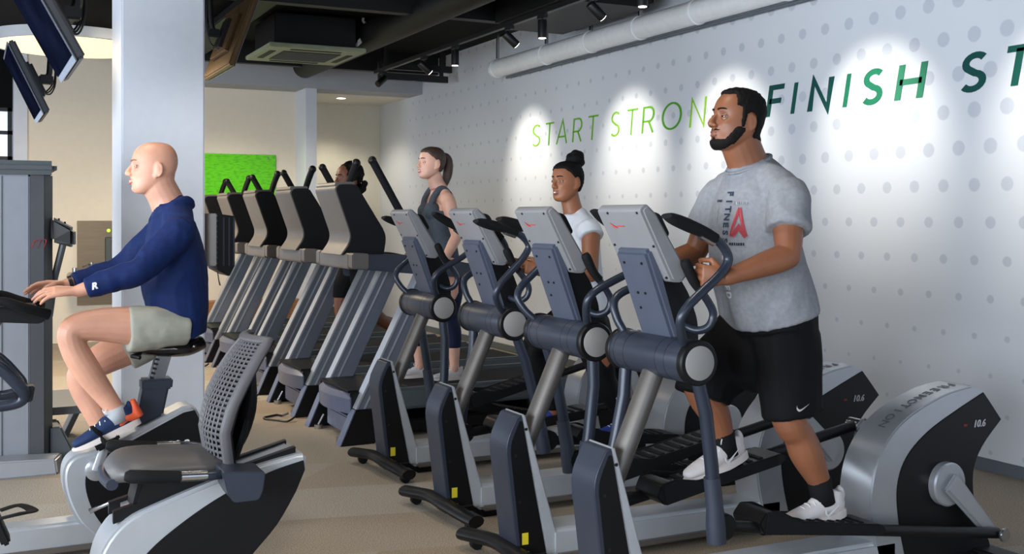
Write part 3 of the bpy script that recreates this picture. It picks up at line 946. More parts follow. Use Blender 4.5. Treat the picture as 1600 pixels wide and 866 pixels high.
    em.hexa([fx @ V(p) for p in ((0.02, 0.000, 0.0005), (0.02, -0.003, 0.0005), (0.07, -0.003, 0.0005), (0.07, 0.0, 0.0005), (0.02, 0.0, 0.002), (0.02, -0.003, 0.002), (0.07, -0.003, 0.002), (0.07, 0.0, 0.002))])
    em.build('emblem', 'red_mark', cs, 0)
    # fixed handlebars
    for s in (-1, 1):
        hb = MB().tube([(0.05, s * 0.08, 1.115), (0.075, s * 0.14, 1.095), (0.105, s * 0.175, 1.11), (0.120, s * 0.185, 1.155), (0.100, s * 0.185, 1.20), (0.055, s * 0.185, 1.255)], 0.0155, 12, sm=5).build('fixed_handlebar', 'tube_blue', r)
        MB().tube([(0.062, s * 0.185, 1.25), (0.03, s * 0.185, 1.285), (-0.002, s * 0.185, 1.345), (-0.012, s * 0.185, 1.362)], [0.018, 0.019, 0.021, 0.016], 12, sm=3).build('hand_grip', 'rubber', hb)
    # swinging arms
    cc = V((1.418, 0, 0.365))
    for s, th, ph in ((-1, th_near, phi), (1, th_far, phi + 180)):
        dl = math.radians(th - 6)
        du = 0.035
        W = s * 0.228
        WO = s * 0.285

        def A(u, z, w=None):
            q = z - 0.99
            return V((u * math.cos(dl) - q * math.sin(dl) + (du if z < 0.9 else 0), W if w is None else w, 0.99 + q * math.cos(dl) + u * math.sin(dl)))
        arm = MB().tube([A(0.015, 0.96), A(-0.010, 0.899), A(0.018, 0.80), A(0.045, 0.60), A(0.058, 0.45)], 0.026, 14).build('swing_arm', 'tube_blue', r)
        MB().tube([A(0.0, 0.96, s * 0.225), A(-0.03, 1.04, s * 0.225), A(-0.068, 1.09, s * 0.25), A(-0.092, 1.15, s * 0.275), A(-0.068, 1.20, WO), A(0.0, 1.255, WO), A(0.072, 1.31, WO), A(0.113, 1.367, WO), A(0.078, 1.425, WO), A(0.02, 1.46, WO)], 0.0175, 12, sm=4).build('arm_handlebar', 'tube_blue', arm)
        gp = MB().tube([A(0.055, 1.442, WO), A(0.0, 1.468, WO), A(-0.08, 1.497, WO), A(-0.135, 1.517, WO), A(-0.16, 1.526, WO)], [(0.021, 0.021), (0.023, 0.023), (0.025, 0.027), (0.020, 0.034), (0.010, 0.034)], 12, ref=(0, 0, 1), sm=3).build('arm_grip', 'rubber', arm)
        MB().tube([A(0.045, 1.424, WO), A(-0.015, 1.452, WO)], [(0.010, 0.016), (0.010, 0.016)], 8, ref=(0, 0, 1)).build('pulse_contact', 'steel', gp)
        sl = MB().tube([A(0.045, 0.56), A(0.060, 0.44), A(0.064, 0.38), A(0.068, 0.315)], [0.031, 0.033, 0.038, 0.036], 16).build('arm_sleeve', 'navy_plastic', arm)
        e = A(0.09, 0.365, s * 0.20)
        MB().cyl(A(0.10, 0.37, s * 0.19), A(0.10, 0.37, s * 0.245), 0.050, seg=20, bevel=0.006).build('lower_joint', 'black_plastic', arm)
        pin = cc + V((0.315 * math.cos(math.radians(ph)), s * 0.19, 0.315 * math.sin(math.radians(ph))))
        e2 = V((e.x, s * 0.20, e.z))
        lk = MB().tube([e2, e2.lerp(pin, 0.5), pin], 0.024, 12).build('link_rod', 'black_plastic', r)
        MB().cyl(pin + V((0, -0.03, 0)), pin + V((0, 0.045 * s + 0.0, 0)), 0.030, seg=18, bevel=0.004).build('link_bearing', 'steel', lk)
        # foot plate riding on the link
        d = (pin - e2)
        d.y = 0
        d.normalize()
        R = Matrix(((d.x, 0, -d.z), (0, 1, 0), (d.z, 0, d.x)))
        p0 = e2.lerp(pin, 0.13)
        p0.y = s * 0.155
        mt = Matrix.Translation(p0 + V((0, 0, 0.012))) @ R.to_4x4()
        ped = MB().prism(rounded([(0.0, -0.03), (0.60, -0.025), (0.63, 0.0), (0.60, 0.022), (0.10, 0.022), (0.05, 0.055), (0.0, 0.055), (-0.03, 0.01)], 0.015), -0.085, 0.085, 0.012, mtx=mt).build('foot_pedal', 'black_plastic', r)
        for w in (-0.082, 0.082):
            MB().prism(rounded([(0.0, -0.03), (0.58, -0.02), (0.58, 0.022), (0.17, 0.026), (0.07, 0.060), (0.0, 0.055)], 0.015), w - 0.008, w + 0.008, 0.004, mtx=mt).build('pedal_rim', 'rubber', ped)
        for k in range(8):
            MB().prism([(0.13 + k * 0.052, 0.021), (0.155 + k * 0.052, 0.021), (0.152 + k * 0.052, 0.026), (0.133 + k * 0.052, 0.026)], -0.065, 0.065, mtx=mt).build('tread_rib', 'rubber', ped, 0)
        # crank
        c0 = V((cc.x, s * 0.10, cc.z))
        ck = MB().lathe([(0.095, 0), (0.095, 0.03), (0.088, 0.036)], c0, (0, s, 0), 36).build('crank_disc', 'silver_paint', r)
        q = V((math.cos(math.radians(ph)), 0, math.sin(math.radians(ph))))
        nq = V((-q.z, 0, q.x))
        o1, o2 = V((cc.x, s * 0.137, cc.z)), V((pin.x, s * 0.137, pin.z))
        t_ = V((0, s * 0.03, 0))
        ring = [o1 - q * 0.03 + nq * 0.05, o2 + q * 0.03 + nq * 0.032, o2 + q * 0.03 - nq * 0.032, o1 - q * 0.03 - nq * 0.05]
        MB().hexa(ring + [p + t_ for p in ring], 0.012).build('crank_arm', 'silver_paint', ck)
    # rear drive housing
    hs = MB().prism(HOUSE, -0.095, 0.095, 0.030, seg=4, ang=0.9).build('rear_housing', 'silver_paint', r)
    for s in (-1, 1):
        pn = MB().prism(HPANEL, s * 0.092, s * 0.099, 0.002).build('side_panel', 'black_plastic', hs)
        ex = (1, 0, 0) if s < 0 else (-1, 0, 0)
        text('10.6', 0.044, frame((1.635, s * 0.1, 0.605), ex, (0, 0, 1)), 'grey_print', r, 'model_number', shear=0.25, offset=0.0008)
        MB().box((1.635 - s * -0.085, s * 0.0995, 0.605), (0.020, 0.002, 0.010)).build('model_mark', 'red_dim', r, 0)
        text('m', 0.085, frame((1.63, s * 0.1, 0.13), ex, (0, 0, 1)), 'red_dim', r, 'emblem', shear=0.4, offset=-0.002)
    rim = catmull([(1.655, 0.768), (1.60, 0.776), (1.42, 0.746), (1.19, 0.656), (1.05, 0.52)], 40)
    acc = [0.0]
    for i in range(1, len(rim)):
        acc.append(acc[-1] + math.dist(rim[i], rim[i - 1]))
    for i, ch in enumerate('FREEMOTION'):
        sd = 0.10 + i * 0.048
        k = min(range(len(acc)), key=lambda q: abs(acc[q] - sd))
        d2 = V((rim[k + 1][0] - rim[k - 1][0], 0, rim[k + 1][1] - rim[k - 1][1])).normalized()
        nrm = d2.cross(V((0, -1, 0)))
        text(ch, 0.058, frame(V((rim[k][0], -0.01, rim[k][1])) + nrm * 0.0005, d2, (0, -1, 0)), 'dark_print', r, 'rim_letter', offset=0.0006)
    MB().prism(rounded([(1.60, 0.0), (1.74, 0.0), (1.74, 0.05), (1.60, 0.06)], 0.015), -0.30, 0.30, 0.012).build('rear_stabilizer', 'black_plastic', r)
    MB().bb(1.0, 1.70, -0.13, 0.13, 0.0, 0.045, 0.008).build('rear_base', 'black_plastic', r)
    MB().bb(-0.10, 0.02, -0.10, 0.10, 0.0, 0.036, 0.006).build('front_base', 'rubber', r)
    return r


ELL = [(2.37, 3.50, 6, -14, -45, 'elliptical trainer ridden by the man in the grey shirt'),
       (2.38, 4.245, -8, 10, 135, 'riderless elliptical trainer between the man in grey and the woman with a hair bun'),
       (2.42, 5.10, 13, -12, -20, 'elliptical trainer ridden by the woman with a hair bun'),
       (2.475, 6.14, -3, 8, 110, 'riderless elliptical trainer next to the treadmill with the woman in the tank top')]
for x0, yc, tn, tf, ph, lb in ELL:
    elliptical(lb, x0, yc, tn, tf, ph)

# ------------------------------------------------------------------ treadmills
def treadmill():
    r = thing('treadmill', 'treadmill', 'treadmill', (2.22, 7.38, 0), group='incline treadmills in a row')
    for s in (-1, 1):
        w0, w1 = sorted((s * 0.425, s * 0.335))
        ft = MB().prism([(-0.03, 0.0), (0.215, 0.0), (0.245, 0.235), (0.075, 0.235)], w0 - 0.004, w1 + 0.004, 0.008).build('foot', 'black_plastic', r)
        MB().prism([(-0.035, 0.0), (-0.028, 0.0), (0.077, 0.235), (0.068, 0.235)], w0 - 0.002, w1 + 0.002).build('foot_trim', 'hood_blue', ft)
        lg = MB().prism([(0.08, 0.236), (0.255, 0.236), (0.70, 1.17), (0.545, 1.17)], w0, w1, 0.006).build('leg', 'treadmill_grey', r)
        d = V((0.465, 0, 0.934)).normalized()
        for k in (0.0, 0.055):
            MB().hexa([V((0.08 + k - 0.004, w, 0.24)) + q for q in (V((0, 0, 0)), V((0.465, 0, 0.93))) for w in ()] or
                      [(0.074 + k, w0 - 0.003, 0.24), (0.088 + k, w0 - 0.003, 0.24), (0.088 + k, w1 + 0.003, 0.24), (0.074 + k, w1 + 0.003, 0.24),
                       (0.539 + k, w0 - 0.003, 1.168), (0.553 + k, w0 - 0.003, 1.168), (0.553 + k, w1 + 0.003, 1.168), (0.539 + k, w1 + 0.003, 1.168)]).build('leg_stripe', 'treadmill_silver', lg, 0)
        am = MB().prism(rounded([(0.06, 1.175), (0.85, 1.10), (0.95, 1.13), (0.95, 1.19), (0.60, 1.26), (0.06, 1.275)], 0.03), w0, w1, 0.015).build('side_arm', 'navy_plastic', r)
        MB().prism(rounded([(0.05, 1.18), (0.17, 1.17), (0.17, 1.278), (0.05, 1.283)], 0.02), w0 - 0.003, w1 + 0.003, 0.01).build('arm_end', 'treadmill_shell', am)
        MB().bb(0.30, 1.95, w0 + 0.02, w1 - 0.005, 0.21, 0.355, 0.015).build('side_rail', 'cap_grey', r)
    MB().prism(rounded([(0.05, 1.17), (0.20, 1.17), (0.20, 1.27), (0.05, 1.28)], 0.02), -0.335, 0.335, 0.012).build('cross_beam', 'treadmill_shell', r)
    n = 14
    hood = MB()
    front = [(-0.01 + 0.07 * (2 * k / n - 1) ** 2, -0.355 + 0.71 * k / n) for k in range(n + 1)]
    vs0 = [hood.bm.verts.new((u, w, 0.20)) for u, w in front]
    vs1 = [hood.bm.verts.new((u - 0.005, w, 0.30)) for u, w in front]
    vs2 = [hood.bm.verts.new((u + 0.03, w, 0.335)) for u, w in front]
    vs3 = [hood.bm.verts.new((0.50, w, 0.345)) for u, w in front]
    vs4 = [hood.bm.verts.new((0.50, w, 0.20)) for u, w in front]
    R_ = [vs0, vs1, vs2, vs3, vs4]
    for a, b2 in zip(R_, R_[1:] + R_[:1]):
        for k in range(n):
            hood.bm.faces.new((a[k], a[k + 1], b2[k + 1], b2[k]))
    hood.bm.faces.new([q[0] for q in R_])
    hood.bm.faces.new([q[-1] for q in R_][::-1])
    hd = hood.build('motor_hood', 'hood_blue', r, 30)
    MB().bb(0.045, 0.50, -0.33, 0.33, 0.335, 0.352, 0.008).build('hood_top', 'black_plastic', hd)
    for s in (-1, 1):
        MB().bb(0.06, 0.5, s * 0.345 - 0.012, s * 0.345 + 0.012, 0.195, 0.342, 0.006).build('hood_side', 'black_plastic', hd)
    MB().bb(0.06, 0.20, -0.30, 0.18, 0.045, 0.17, 0.01).build('lift_housing', 'hood_blue', r)
    MB().bb(0.2, 1.7, -0.30, 0.30, 0.03, 0.12, 0.01).build('lower_frame', 'black_plastic', r)
    MB().bb(0.4, 1.98, -0.33, 0.33, 0.24, 0.325, 0.01).build('deck', 'black_plastic', r)
    MB().bb(0.50, 1.97, -0.27, 0.27, 0.322, 0.340, 0.004).build('running_belt', 'belt', r)
    MB().cyl((1.97, -0.29, 0.29), (1.97, 0.29, 0.29), 0.045, seg=18).build('rear_roller', 'black_plastic', r)
    for s in (-1, 1):
        MB().hexa([(1.55, s * 0.30 - 0.03, 0.0), (1.72, s * 0.30 - 0.03, 0.0), (1.72, s * 0.30 + 0.03, 0.0), (1.55, s * 0.30 + 0.03, 0.0), (1.5, s * 0.30 - 0.03, 0.25), (1.75, s * 0.30 - 0.03, 0.25), (1.75, s * 0.30 + 0.03, 0.25), (1.5, s * 0.30 + 0.03, 0.25)], 0.01).build('rear_foot', 'black_plastic', r)
        MB().cyl((0.02, s * 0.26, 0.0), (0.02, s * 0.26, 0.03), 0.03, seg=16).cyl((0.02, s * 0.26, 0.03), (0.06, s * 0.26, 0.10), 0.008, seg=8).build('leveller', 'steel', r)
    # console
    cp = rounded([(-0.005, 1.715), (0.02, 1.745), (0.135, 1.748), (0.355, 1.40), (0.335, 1.265), (0.035, 1.265), (0.115, 1.375)], [0.02, 0.02, 0.03, 0.05, 0.02, 0.02, 0.08], 5)
    cs = MB().prism(cp, -0.25, 0.25, 0.012).build('console', 'black_plastic', r)
    bp = [(-0.012, 1.712), (0.0, 1.74), (0.03, 1.74), (0.15, 1.375), (0.07, 1.262), (0.028, 1.262), (0.108, 1.376)]
    MB().prism(rounded(bp, [0.01, 0.01, 0.01, 0.05, 0.01, 0.01, 0.08], 5), -0.235, 0.235, 0.008).build('console_back', 'treadmill_shell', cs)
    MB().prism([(0.15, 1.735), (0.156, 1.738), (0.345, 1.44), (0.339, 1.437)], -0.21, 0.21).build('screen', 'black_gloss', cs)
    MB().prism(rounded([(-0.012, 1.735), (0.14, 1.745), (0.13, 1.765), (0.0, 1.762)], 0.01), -0.22, 0.22, 0.004).build('console_cap', 'treadmill_shell', cs)
    # swing handles: the near one tipped forwards, the far one back
    h1 = MB().tube([(0.585, -0.385, 1.22), (0.50, -0.385, 1.39), (0.40, -0.385, 1.565), (0.207, -0.385, 1.90)], [0.020, 0.024, 0.027, 0.027], 12).build('push_handle', 'rubber', r)
    MB().ell((0.204, -0.385, 1.905), 0.030).build('handle_tip', 'black_plastic', h1)
    h2 = MB().tube([(0.45, 0.385, 1.22), (0.30, 0.385, 1.50), (0.285, 0.385, 1.72), (0.31, 0.385, 1.83), (0.345, 0.385, 1.92)], [0.02, 0.022, 0.025, 0.027, 0.027], 12, sm=4).build('push_handle', 'rubber', r)
    MB().ell((0.346, 0.385, 1.925), 0.033).build('handle_tip', 'black_plastic', h2)
    return r


t0 = treadmill()
TL = ['treadmill on which the woman in the grey tank top walks', 'treadmill on which the runner with curly dark hair runs',
      'empty treadmill right behind the one with the curly haired runner', 'fourth treadmill of the row counted from the ellipticals',
      'last treadmill of the row, half hidden behind the grey box on the column']
for k in range(5):
    t = t0 if k == 0 else copy_tree(t0)
    t.location = (2.22, 7.38 + 1.163 * k, 0)
    t['label'] = TL[k]
for k, (x, y) in enumerate(((2.05, 8.0), (2.0, 9.15), (1.9, 11.3))):
    pts = [(2.165, y, 0.03), (2.10, y - 0.05, 0.012), (x, y + 0.02, 0.010), (x - 0.08, y + 0.16, 0.010), (x + 0.04, y + 0.25, 0.010), (2.12, y + 0.2, 0.012), (2.165, y + 0.18, 0.03)]
    tag(MB().tube(pts, 0.008, 6, sm=6).build('power_cord', 'lamp_black'), ['black power cord looped on the carpet beside the tank top woman\'s treadmill', 'black power cord looped on the carpet beside the runner\'s treadmill', 'black power cord looped on the carpet beside the far treadmills'][k], 'cord', 'treadmill power cords')

# ------------------------------------------------------------------ upright bike
ub = thing('upright_bike', 'upright exercise bike ridden by the bald man in the navy shirt', 'exercise bike', (0, 5.3, 0))
up = catmull([(0.52, 0.05), (0.43, 0.15), (0.375, 0.28), (0.367, 0.39), (0.41, 0.452), (0.50, 0.470), (0.60, 0.505)], 5) + [(0.88, 0.638), (0.94, 0.640), (1.0, 0.50), (1.0, 0.28), (1.04, 0.05)]
sh = MB().prism(up, -0.085, 0.085, 0.018, seg=3, ang=0.9).build('drive_housing', 'silver_light', ub)
upn = catmull([(0.585, 0.055), (0.50, 0.18), (0.462, 0.29), (0.462, 0.37), (0.50, 0.425), (0.60, 0.475)], 5) + [(0.885, 0.612), (0.935, 0.62), (0.992, 0.50), (0.992, 0.28), (1.03, 0.055)]
for s in (-1, 1):
    MB().prism(upn, s * 0.083, s * 0.090, 0.002).build('side_panel', 'black_plastic', sh)
    c0 = V((0.505, s * 0.088, 0.387))
    ck = MB().lathe([(0.050, 0), (0.050, 0.010), (0.035, 0.018)], c0, (0, s, 0), 32).build('crank_disc', 'silver_paint', ub)
    d = V((0.04, 0, 0.13)) * (1 if s < 0 else -1.1)
    MB().tube([c0 + V((0, s * 0.03, 0)), c0 + V((0, s * 0.03, 0)) + d], [(0.024, 0.010), (0.020, 0.010)], 10, ref=(1, 0, 0)).build('crank_arm', 'silver_paint', ck)
    pc = c0 + d + V((0, s * 0.036, 0))
    R = Matrix.Rotation(0.48 if s < 0 else 0.1, 3, 'Y').inverted()
    pdl = MB().box(pc, (0.11, 0.10, 0.03), 0.008, R).build('pedal', 'black_plastic', ub)
    MB().tube([pc + R @ V((-0.01, -0.053, 0)), pc + R @ V((-0.012, -0.056, 0.05)), pc + R @ V((-0.015, 0, 0.088)), pc + R @ V((-0.012, 0.056, 0.05)), pc + R @ V((-0.01, 0.053, 0))], [(0.004, 0.02)] * 5, 8, ref=(0, 0.2, 1), sm=4).build('pedal_strap', 'rubber', pdl)
text('10.2', 0.062, frame((0.855, -0.091, 0.462), (1, 0, 0), (0, 0, 1)), 'white_print', ub, 'model_number', shear=0.25, offset=0.001)
MB().prism([(0.675, 0.55), (0.80, 0.60), (0.835, 0.765), (0.715, 0.765)], -0.05, 0.05, 0.01).prism([(0.705, 0.72), (0.84, 0.72), (0.845, 0.77), (0.705, 0.77)], -0.055, 0.055, 0.008).build('post_collar', 'navy_plastic', ub)
sp = MB().prism([(0.735, 0.75), (0.805, 0.75), (0.850, 0.90), (0.780, 0.90)], -0.028, 0.028, 0.006).build('seat_post', 'steel', ub)
for k in range(6):
    MB().box((0.752 + k * 0.0062, -0.0285, 0.775 + k * 0.021), (0.018, 0.002, 0.010), rot=Matrix.Rotation(0.28, 3, 'Y')).build('pin_hole', 'lamp_black', sp, 0)
MB().tube([(0.66, 0, 0.915), (0.72, 0, 0.910), (0.82, 0, 0.908), (0.91, 0, 0.915), (0.985, 0, 0.925)], [(0.03, 0.02), (0.045, 0.03), (0.080, 0.042), (0.13, 0.048), (0.10, 0.03)], 18, ref=(0, 1, 0), sm=4).build('saddle', 'black_gloss', ub)
MB().tube([(0.70, -0.03, 0.89), (0.66, -0.07, 0.885), (0.69, -0.10, 0.88)], 0.010, 8).build('seat_lever', 'lamp_black', ub)
MB().prism(rounded([(-0.55, 0.035), (0.56, 0.035), (0.56, 0.16), (-0.55, 0.15)], 0.02), -0.07, 0.07, 0.03, seg=3).build('base_beam', 'silver_light', ub)
MB().prism([(-0.5, 0.03), (1.0, 0.03), (1.0, 0.055), (-0.5, 0.055)], -0.085, 0.085, 0.004).build('base_skirt', 'treadmill_shell', ub)
for x in (-0.5, 0.98):
    MB().prism(rounded([(x - 0.05, 0.0), (x + 0.05, 0.0), (x + 0.05, 0.055), (x - 0.05, 0.055)], 0.015), -0.28, 0.28, 0.012).build('stabilizer', 'black_plastic', ub)
MB().tube([(-0.25, 0, 0.10), (-0.12, 0, 0.55), (0.02, 0, 1.0), (0.06, 0, 1.09)], [(0.05, 0.06), (0.045, 0.05), (0.06, 0.07), (0.07, 0.07)], 16, ref=(0, 1, 0)).build('mast', 'treadmill_shell', ub)
MB().prism(rounded([(-0.30, 1.10), (0.27, 1.055), (0.30, 1.075), (0.26, 1.13), (-0.30, 1.15)], 0.02), -0.13, 0.13, 0.015).build('console_tray', 'black_plastic', ub)
MB().prism(rounded([(-0.32, 1.13), (-0.15, 1.13), (-0.30, 1.42), (-0.38, 1.42)], 0.02), -0.19, 0.19, 0.015).build('console', 'grey_shell', ub)
for s in (-1, 1):
    MB().tube([(-0.1, s * 0.10, 1.14), (0.05, s * 0.20, 1.155), (0.12, s * 0.23, 1.165), (0.20, s * 0.23, 1.135), (0.30, s * 0.20, 1.10)], [0.016, 0.018, 0.02, 0.022, 0.024], 12, sm=4).build('handlebar', 'rubber', ub)
MB().tube([(0.05, -0.23, 1.16), (0.0, -0.235, 1.22), (-0.08, -0.22, 1.27)], [0.018, 0.02, 0.02], 10, sm=3).build('handlebar', 'rubber', ub)

# ------------------------------------------------------------------ recumbent bike
rb = thing('recumbent_bike', 'empty recumbent exercise bike with perforated mesh backrest', 'exercise bike', (0, 4.25, 0))
rp = catmull([(0.38, 0.02), (0.39, 0.20), (0.42, 0.33), (0.50, 0.425), (0.62, 0.475), (0.84, 0.545), (1.02, 0.585), (1.13, 0.605)], 4) + [(1.165, 0.605), (1.16, 0.55)] + catmull([(1.125, 0.47), (1.05, 0.35), (0.94, 0.23), (0.86, 0.10), (0.84, 0.02)], 4)
body = MB().prism(rp, -0.125, 0.125, 0.022, seg=3, ang=0.9).build('frame_housing', 'silver_light', rb)
rpn = catmull([(0.46, 0.03), (0.50, 0.20), (0.575, 0.305), (0.70, 0.40), (0.85, 0.485), (1.02, 0.55), (1.15, 0.582)], 4) + [(1.155, 0.545)] + catmull([(1.12, 0.465), (1.045, 0.345), (0.935, 0.225), (0.855, 0.10), (0.835, 0.03)], 4)
for s in (-1, 1):
    MB().prism(rpn, s * 0.123, s * 0.131, 0.002).build('side_panel', 'black_plastic', body)
ch = MB()
ch.hexa([(0.50, -0.05, 0.43), (1.12, -0.05, 0.605), (1.12, 0.05, 0.605), (0.50, 0.05, 0.43), (0.50, -0.05, 0.452), (1.12, -0.05, 0.618), (1.12, 0.05, 0.618), (0.50, 0.05, 0.452)])
ch.build('seat_rail', 'silver_paint', rb, 0)
for s in (-1, 1):
    MB().hexa([(0.46, s * 0.07 - 0.015, 0.41), (1.13, s * 0.07 - 0.015, 0.60), (1.13, s * 0.07 + 0.015, 0.60), (0.46, s * 0.07 + 0.015, 0.41), (0.46, s * 0.07 - 0.015, 0.455), (1.13, s * 0.07 - 0.015, 0.628), (1.13, s * 0.07 + 0.015, 0.628), (0.46, s * 0.07 + 0.015, 0.455)]).build('rail_guide', 'black_plastic', rb, 0)
MB().prism([(0.52, 0.44), (0.80, 0.53), (0.84, 0.60), (0.55, 0.56)], -0.09, 0.09, 0.015).build('seat_carriage', 'black_plastic', rb)
# cushion
cu = MB().tube([(0.455, 0, 0.575), (0.50, 0, 0.600), (0.58, 0, 0.605), (0.70, 0, 0.60), (0.80, 0, 0.595), (0.86, 0, 0.60)], [(0.13, 0.03), (0.19, 0.05), (0.21, 0.052), (0.20, 0.048), (0.19, 0.045), (0.15, 0.03)], 24, ref=(0, 1, 0), sm=4).build('seat_cushion', 'seat_vinyl', rb, 60)
MB().tube([(0.45, -0.14, 0.565), (0.44, 0, 0.56), (0.45, 0.14, 0.565)], [(0.020, 0.022)] * 3, 10, sm=4).build('seat_edge', 'navy_plastic', cu)


def back_pt(i, j):
    """i across -1..1, j up 0..1 on the curved backrest"""
    bx = [0.855, 0.835, 0.86, 0.905, 0.955, 1.005]
    bz = [0.60, 0.72, 0.82, 0.91, 0.99, 1.055]
    q = j * 5
    k = min(int(q), 4)
    t = q - k
    x = bx[k] * (1 - t) + bx[k + 1] * t
    z = bz[k] * (1 - t) + bz[k + 1] * t
    w = 0.21 - 0.04 * abs(2 * j - 0.9) ** 2
    return V((x - 0.05 * (1 - i * i), i * w, z))


fr = [back_pt(-1, j / 14) for j in range(15)] + [back_pt(i / 6, 1.0) for i in range(-5, 6)] + [back_pt(1, 1 - j / 14) for j in range(15)] + [back_pt(-i / 6, 0.0) for i in range(-5, 6)]
MB().tube(fr + [fr[0]], [(0.020, 0.014)] * (len(fr) + 1), 10, ref=(1, 0, 0.4), cap=False).build('backrest_frame', 'mesh_grey', rb)
lat = MB()
for j in range(1, 26):
    lat.tube([back_pt(i / 6, j / 26) for i in range(-6, 7)], [(0.0056, 0.004)] * 13, 4, ref=(0, 0, 1), cap=False)
for i in range(-6, 7):
    lat.tube([back_pt(i / 7, j / 16) for j in range(17)], [(0.0075, 0.004)] * 17, 4, ref=(0, 1, 0), cap=False)
ln = MB()
va = [[ln.bm.verts.new(back_pt(i / 6, j / 16) + V((0.020, 0, 0))) for i in range(-6, 7)] for j in range(17)]
vb = [[ln.bm.verts.new(back_pt(i / 6, j / 16) + V((0.026, 0, 0))) for i in range(-6, 7)] for j in range(17)]
for j in range(16):
    for i in range(12):
        ln.bm.faces.new((va[j][i], va[j][i + 1], va[j + 1][i + 1], va[j + 1][i]))
        ln.bm.faces.new((vb[j][i], vb[j + 1][i], vb[j + 1][i + 1], vb[j][i + 1]))
for j in range(16):
    for i in (0, 12):
        ln.bm.faces.new((va[j][i], va[j + 1][i], vb[j + 1][i], vb[j][i]))
for i in range(12):
    for j in (0, 16):
        ln.bm.faces.new((va[j][i], va[j][i + 1], vb[j][i + 1], vb[j][i]))
ln.build('backrest_liner', 'black_plastic', rb)
lat.build('backrest_mesh', 'mesh_grey', rb, kind='stuff')
MB().tube([(0.86, 0.0, 0.60), (0.92, 0, 0.66), (0.955, 0, 0.78), (0.965, 0, 0.90), (0.97, 0, 0.97)], [(0.03, 0.03), (0.045, 0.035), (0.075, 0.04), (0.06, 0.03), (0.02, 0.02)], 14, ref=(0, 1, 0), sm=4).build('backrest_support', 'black_plastic', rb)
MB().tube([(0.90, -0.06, 0.60), (0.925, -0.07, 0.68), (0.95, -0.05, 0.75)], 0.016, 8, sm=3).build('recline_strut', 'black_plastic', rb)
for s in (-1, 1):
    h = MB().tube([(0.88, s * 0.20, 0.585), (0.80, s * 0.28, 0.595), (0.70, s * 0.285, 0.60), (0.60, s * 0.285, 0.608)], 0.017, 12, sm=3).build('side_handle', 'tube_blue', rb)
    MB().tube([(0.66, s * 0.285, 0.603), (0.56, s * 0.285, 0.613), (0.49, s * 0.285, 0.622), (0.475, s * 0.285, 0.625)], [0.022, 0.024, 0.024, 0.014], 12).build('hand_grip', 'rubber', h)
    MB().tube([(0.665, s * 0.286, 0.604), (0.755, s * 0.286, 0.599)], 0.0185, 12).build('pulse_contact', 'steel', h)
MB().prism(rounded([(0.80, 0.615), (0.955, 0.60), (0.945, 0.53), (0.93, 0.50), (0.84, 0.50), (0.815, 0.545)], 0.012), -0.33, -0.17, 0.012).build('cup_holder', 'navy_plastic', rb)
MB().tube([(0.50, 0.10, 0.455), (0.44, 0.13, 0.425), (0.40, 0.14, 0.41)], [0.007, 0.007, 0.010], 8).build('adjust_lever', 'steel', rb)
MB().cyl((0.47, -0.02, 0.43), (0.53, -0.02, 0.445), 0.013, seg=12).build('rail_pin', 'steel', rb)
MB().prism(rounded([(-0.65, 0.03), (0.45, 0.03), (0.45, 0.15), (-0.65, 0.14)], 0.02), -0.06, 0.06, 0.025, seg=3).build('base_beam', 'silver_light', rb)
for x in (-0.6, 0.75):
    MB().prism(rounded([(x - 0.05, 0.0), (x + 0.05, 0.0), (x + 0.05, 0.055), (x - 0.05, 0.055)], 0.015), -0.28, 0.28, 0.012).build('stabilizer', 'black_plastic', rb)
fp = catmull([(-0.47, 0.10), (-0.42, 0.42), (-0.27, 0.62), (-0.09, 0.58), (0.05, 0.40), (0.12, 0.10)], 5)
MB().prism(fp, -0.08, 0.08, 0.02, ang=0.9).build('drive_housing', 'silver_light', rb)
for s in (-1, 1):
    c0 = V((-0.09, s * 0.082, 0.42))
    ck = MB().lathe([(0.10, 0), (0.10, 0.012), (0.07, 0.02)], c0, (0, s, 0), 28).build('crank_disc', 'silver_paint', rb)
    d = V((0.150, 0, 0.04)) if s < 0 else V((-0.155, 0, 0.02))
    MB().tube([c0 + V((0, s * 0.03, 0)), c0 + V((0, s * 0.03, 0)) + d], [(0.022, 0.01), (0.02, 0.01)], 10, ref=(0, 0, 1)).build('crank_arm', 'silver_paint', ck)
    pc = c0 + d + V((0.03, s * 0.08, 0))
    pdl = MB().box(pc, (0.10, 0.10, 0.03), 0.008, Matrix.Rotation(1.2, 3, 'Y')).build('pedal', 'black_plastic', rb)
    MB().tube([pc + V((0.0, -0.055, 0.05)), pc + V((0.06, -0.06, 0.06)), pc + V((0.10, 0, 0.05)), pc + V((0.06, 0.06, 0.06)), pc + V((0.0, 0.055, 0.05))], [(0.004, 0.02)] * 5, 8, ref=(0, 0, 1), sm=4).build('pedal_strap', 'rubber', pdl)
MB().tube([(-0.32, 0, 0.55), (-0.22, 0, 0.9), (-0.18, 0, 1.1)], [(0.05, 0.05), (0.045, 0.045), (0.05, 0.05)], 14).build('mast', 'navy_plastic', rb)
MB().prism(rounded([(-0.30, 1.05), (-0.12, 1.05), (-0.28, 1.38), (-0.36, 1.38)], 0.02), -0.18, 0.18, 0.015).build('console', 'grey_shell', rb)
for s in (-1, 1):
    MB().tube([(-0.18, s * 0.06, 0.98), (-0.05, s * 0.13, 1.06), (0.07, s * 0.15, 1.02), (0.15, s * 0.14, 0.935), (0.165, s * 0.12, 0.90), (0.13, s * 0.11, 0.875), (0.02, s * 0.10, 0.87), (-0.16, s * 0.05, 0.88)], 0.021, 12, sm=4).build('front_handlebar', 'tube_blue', rb)
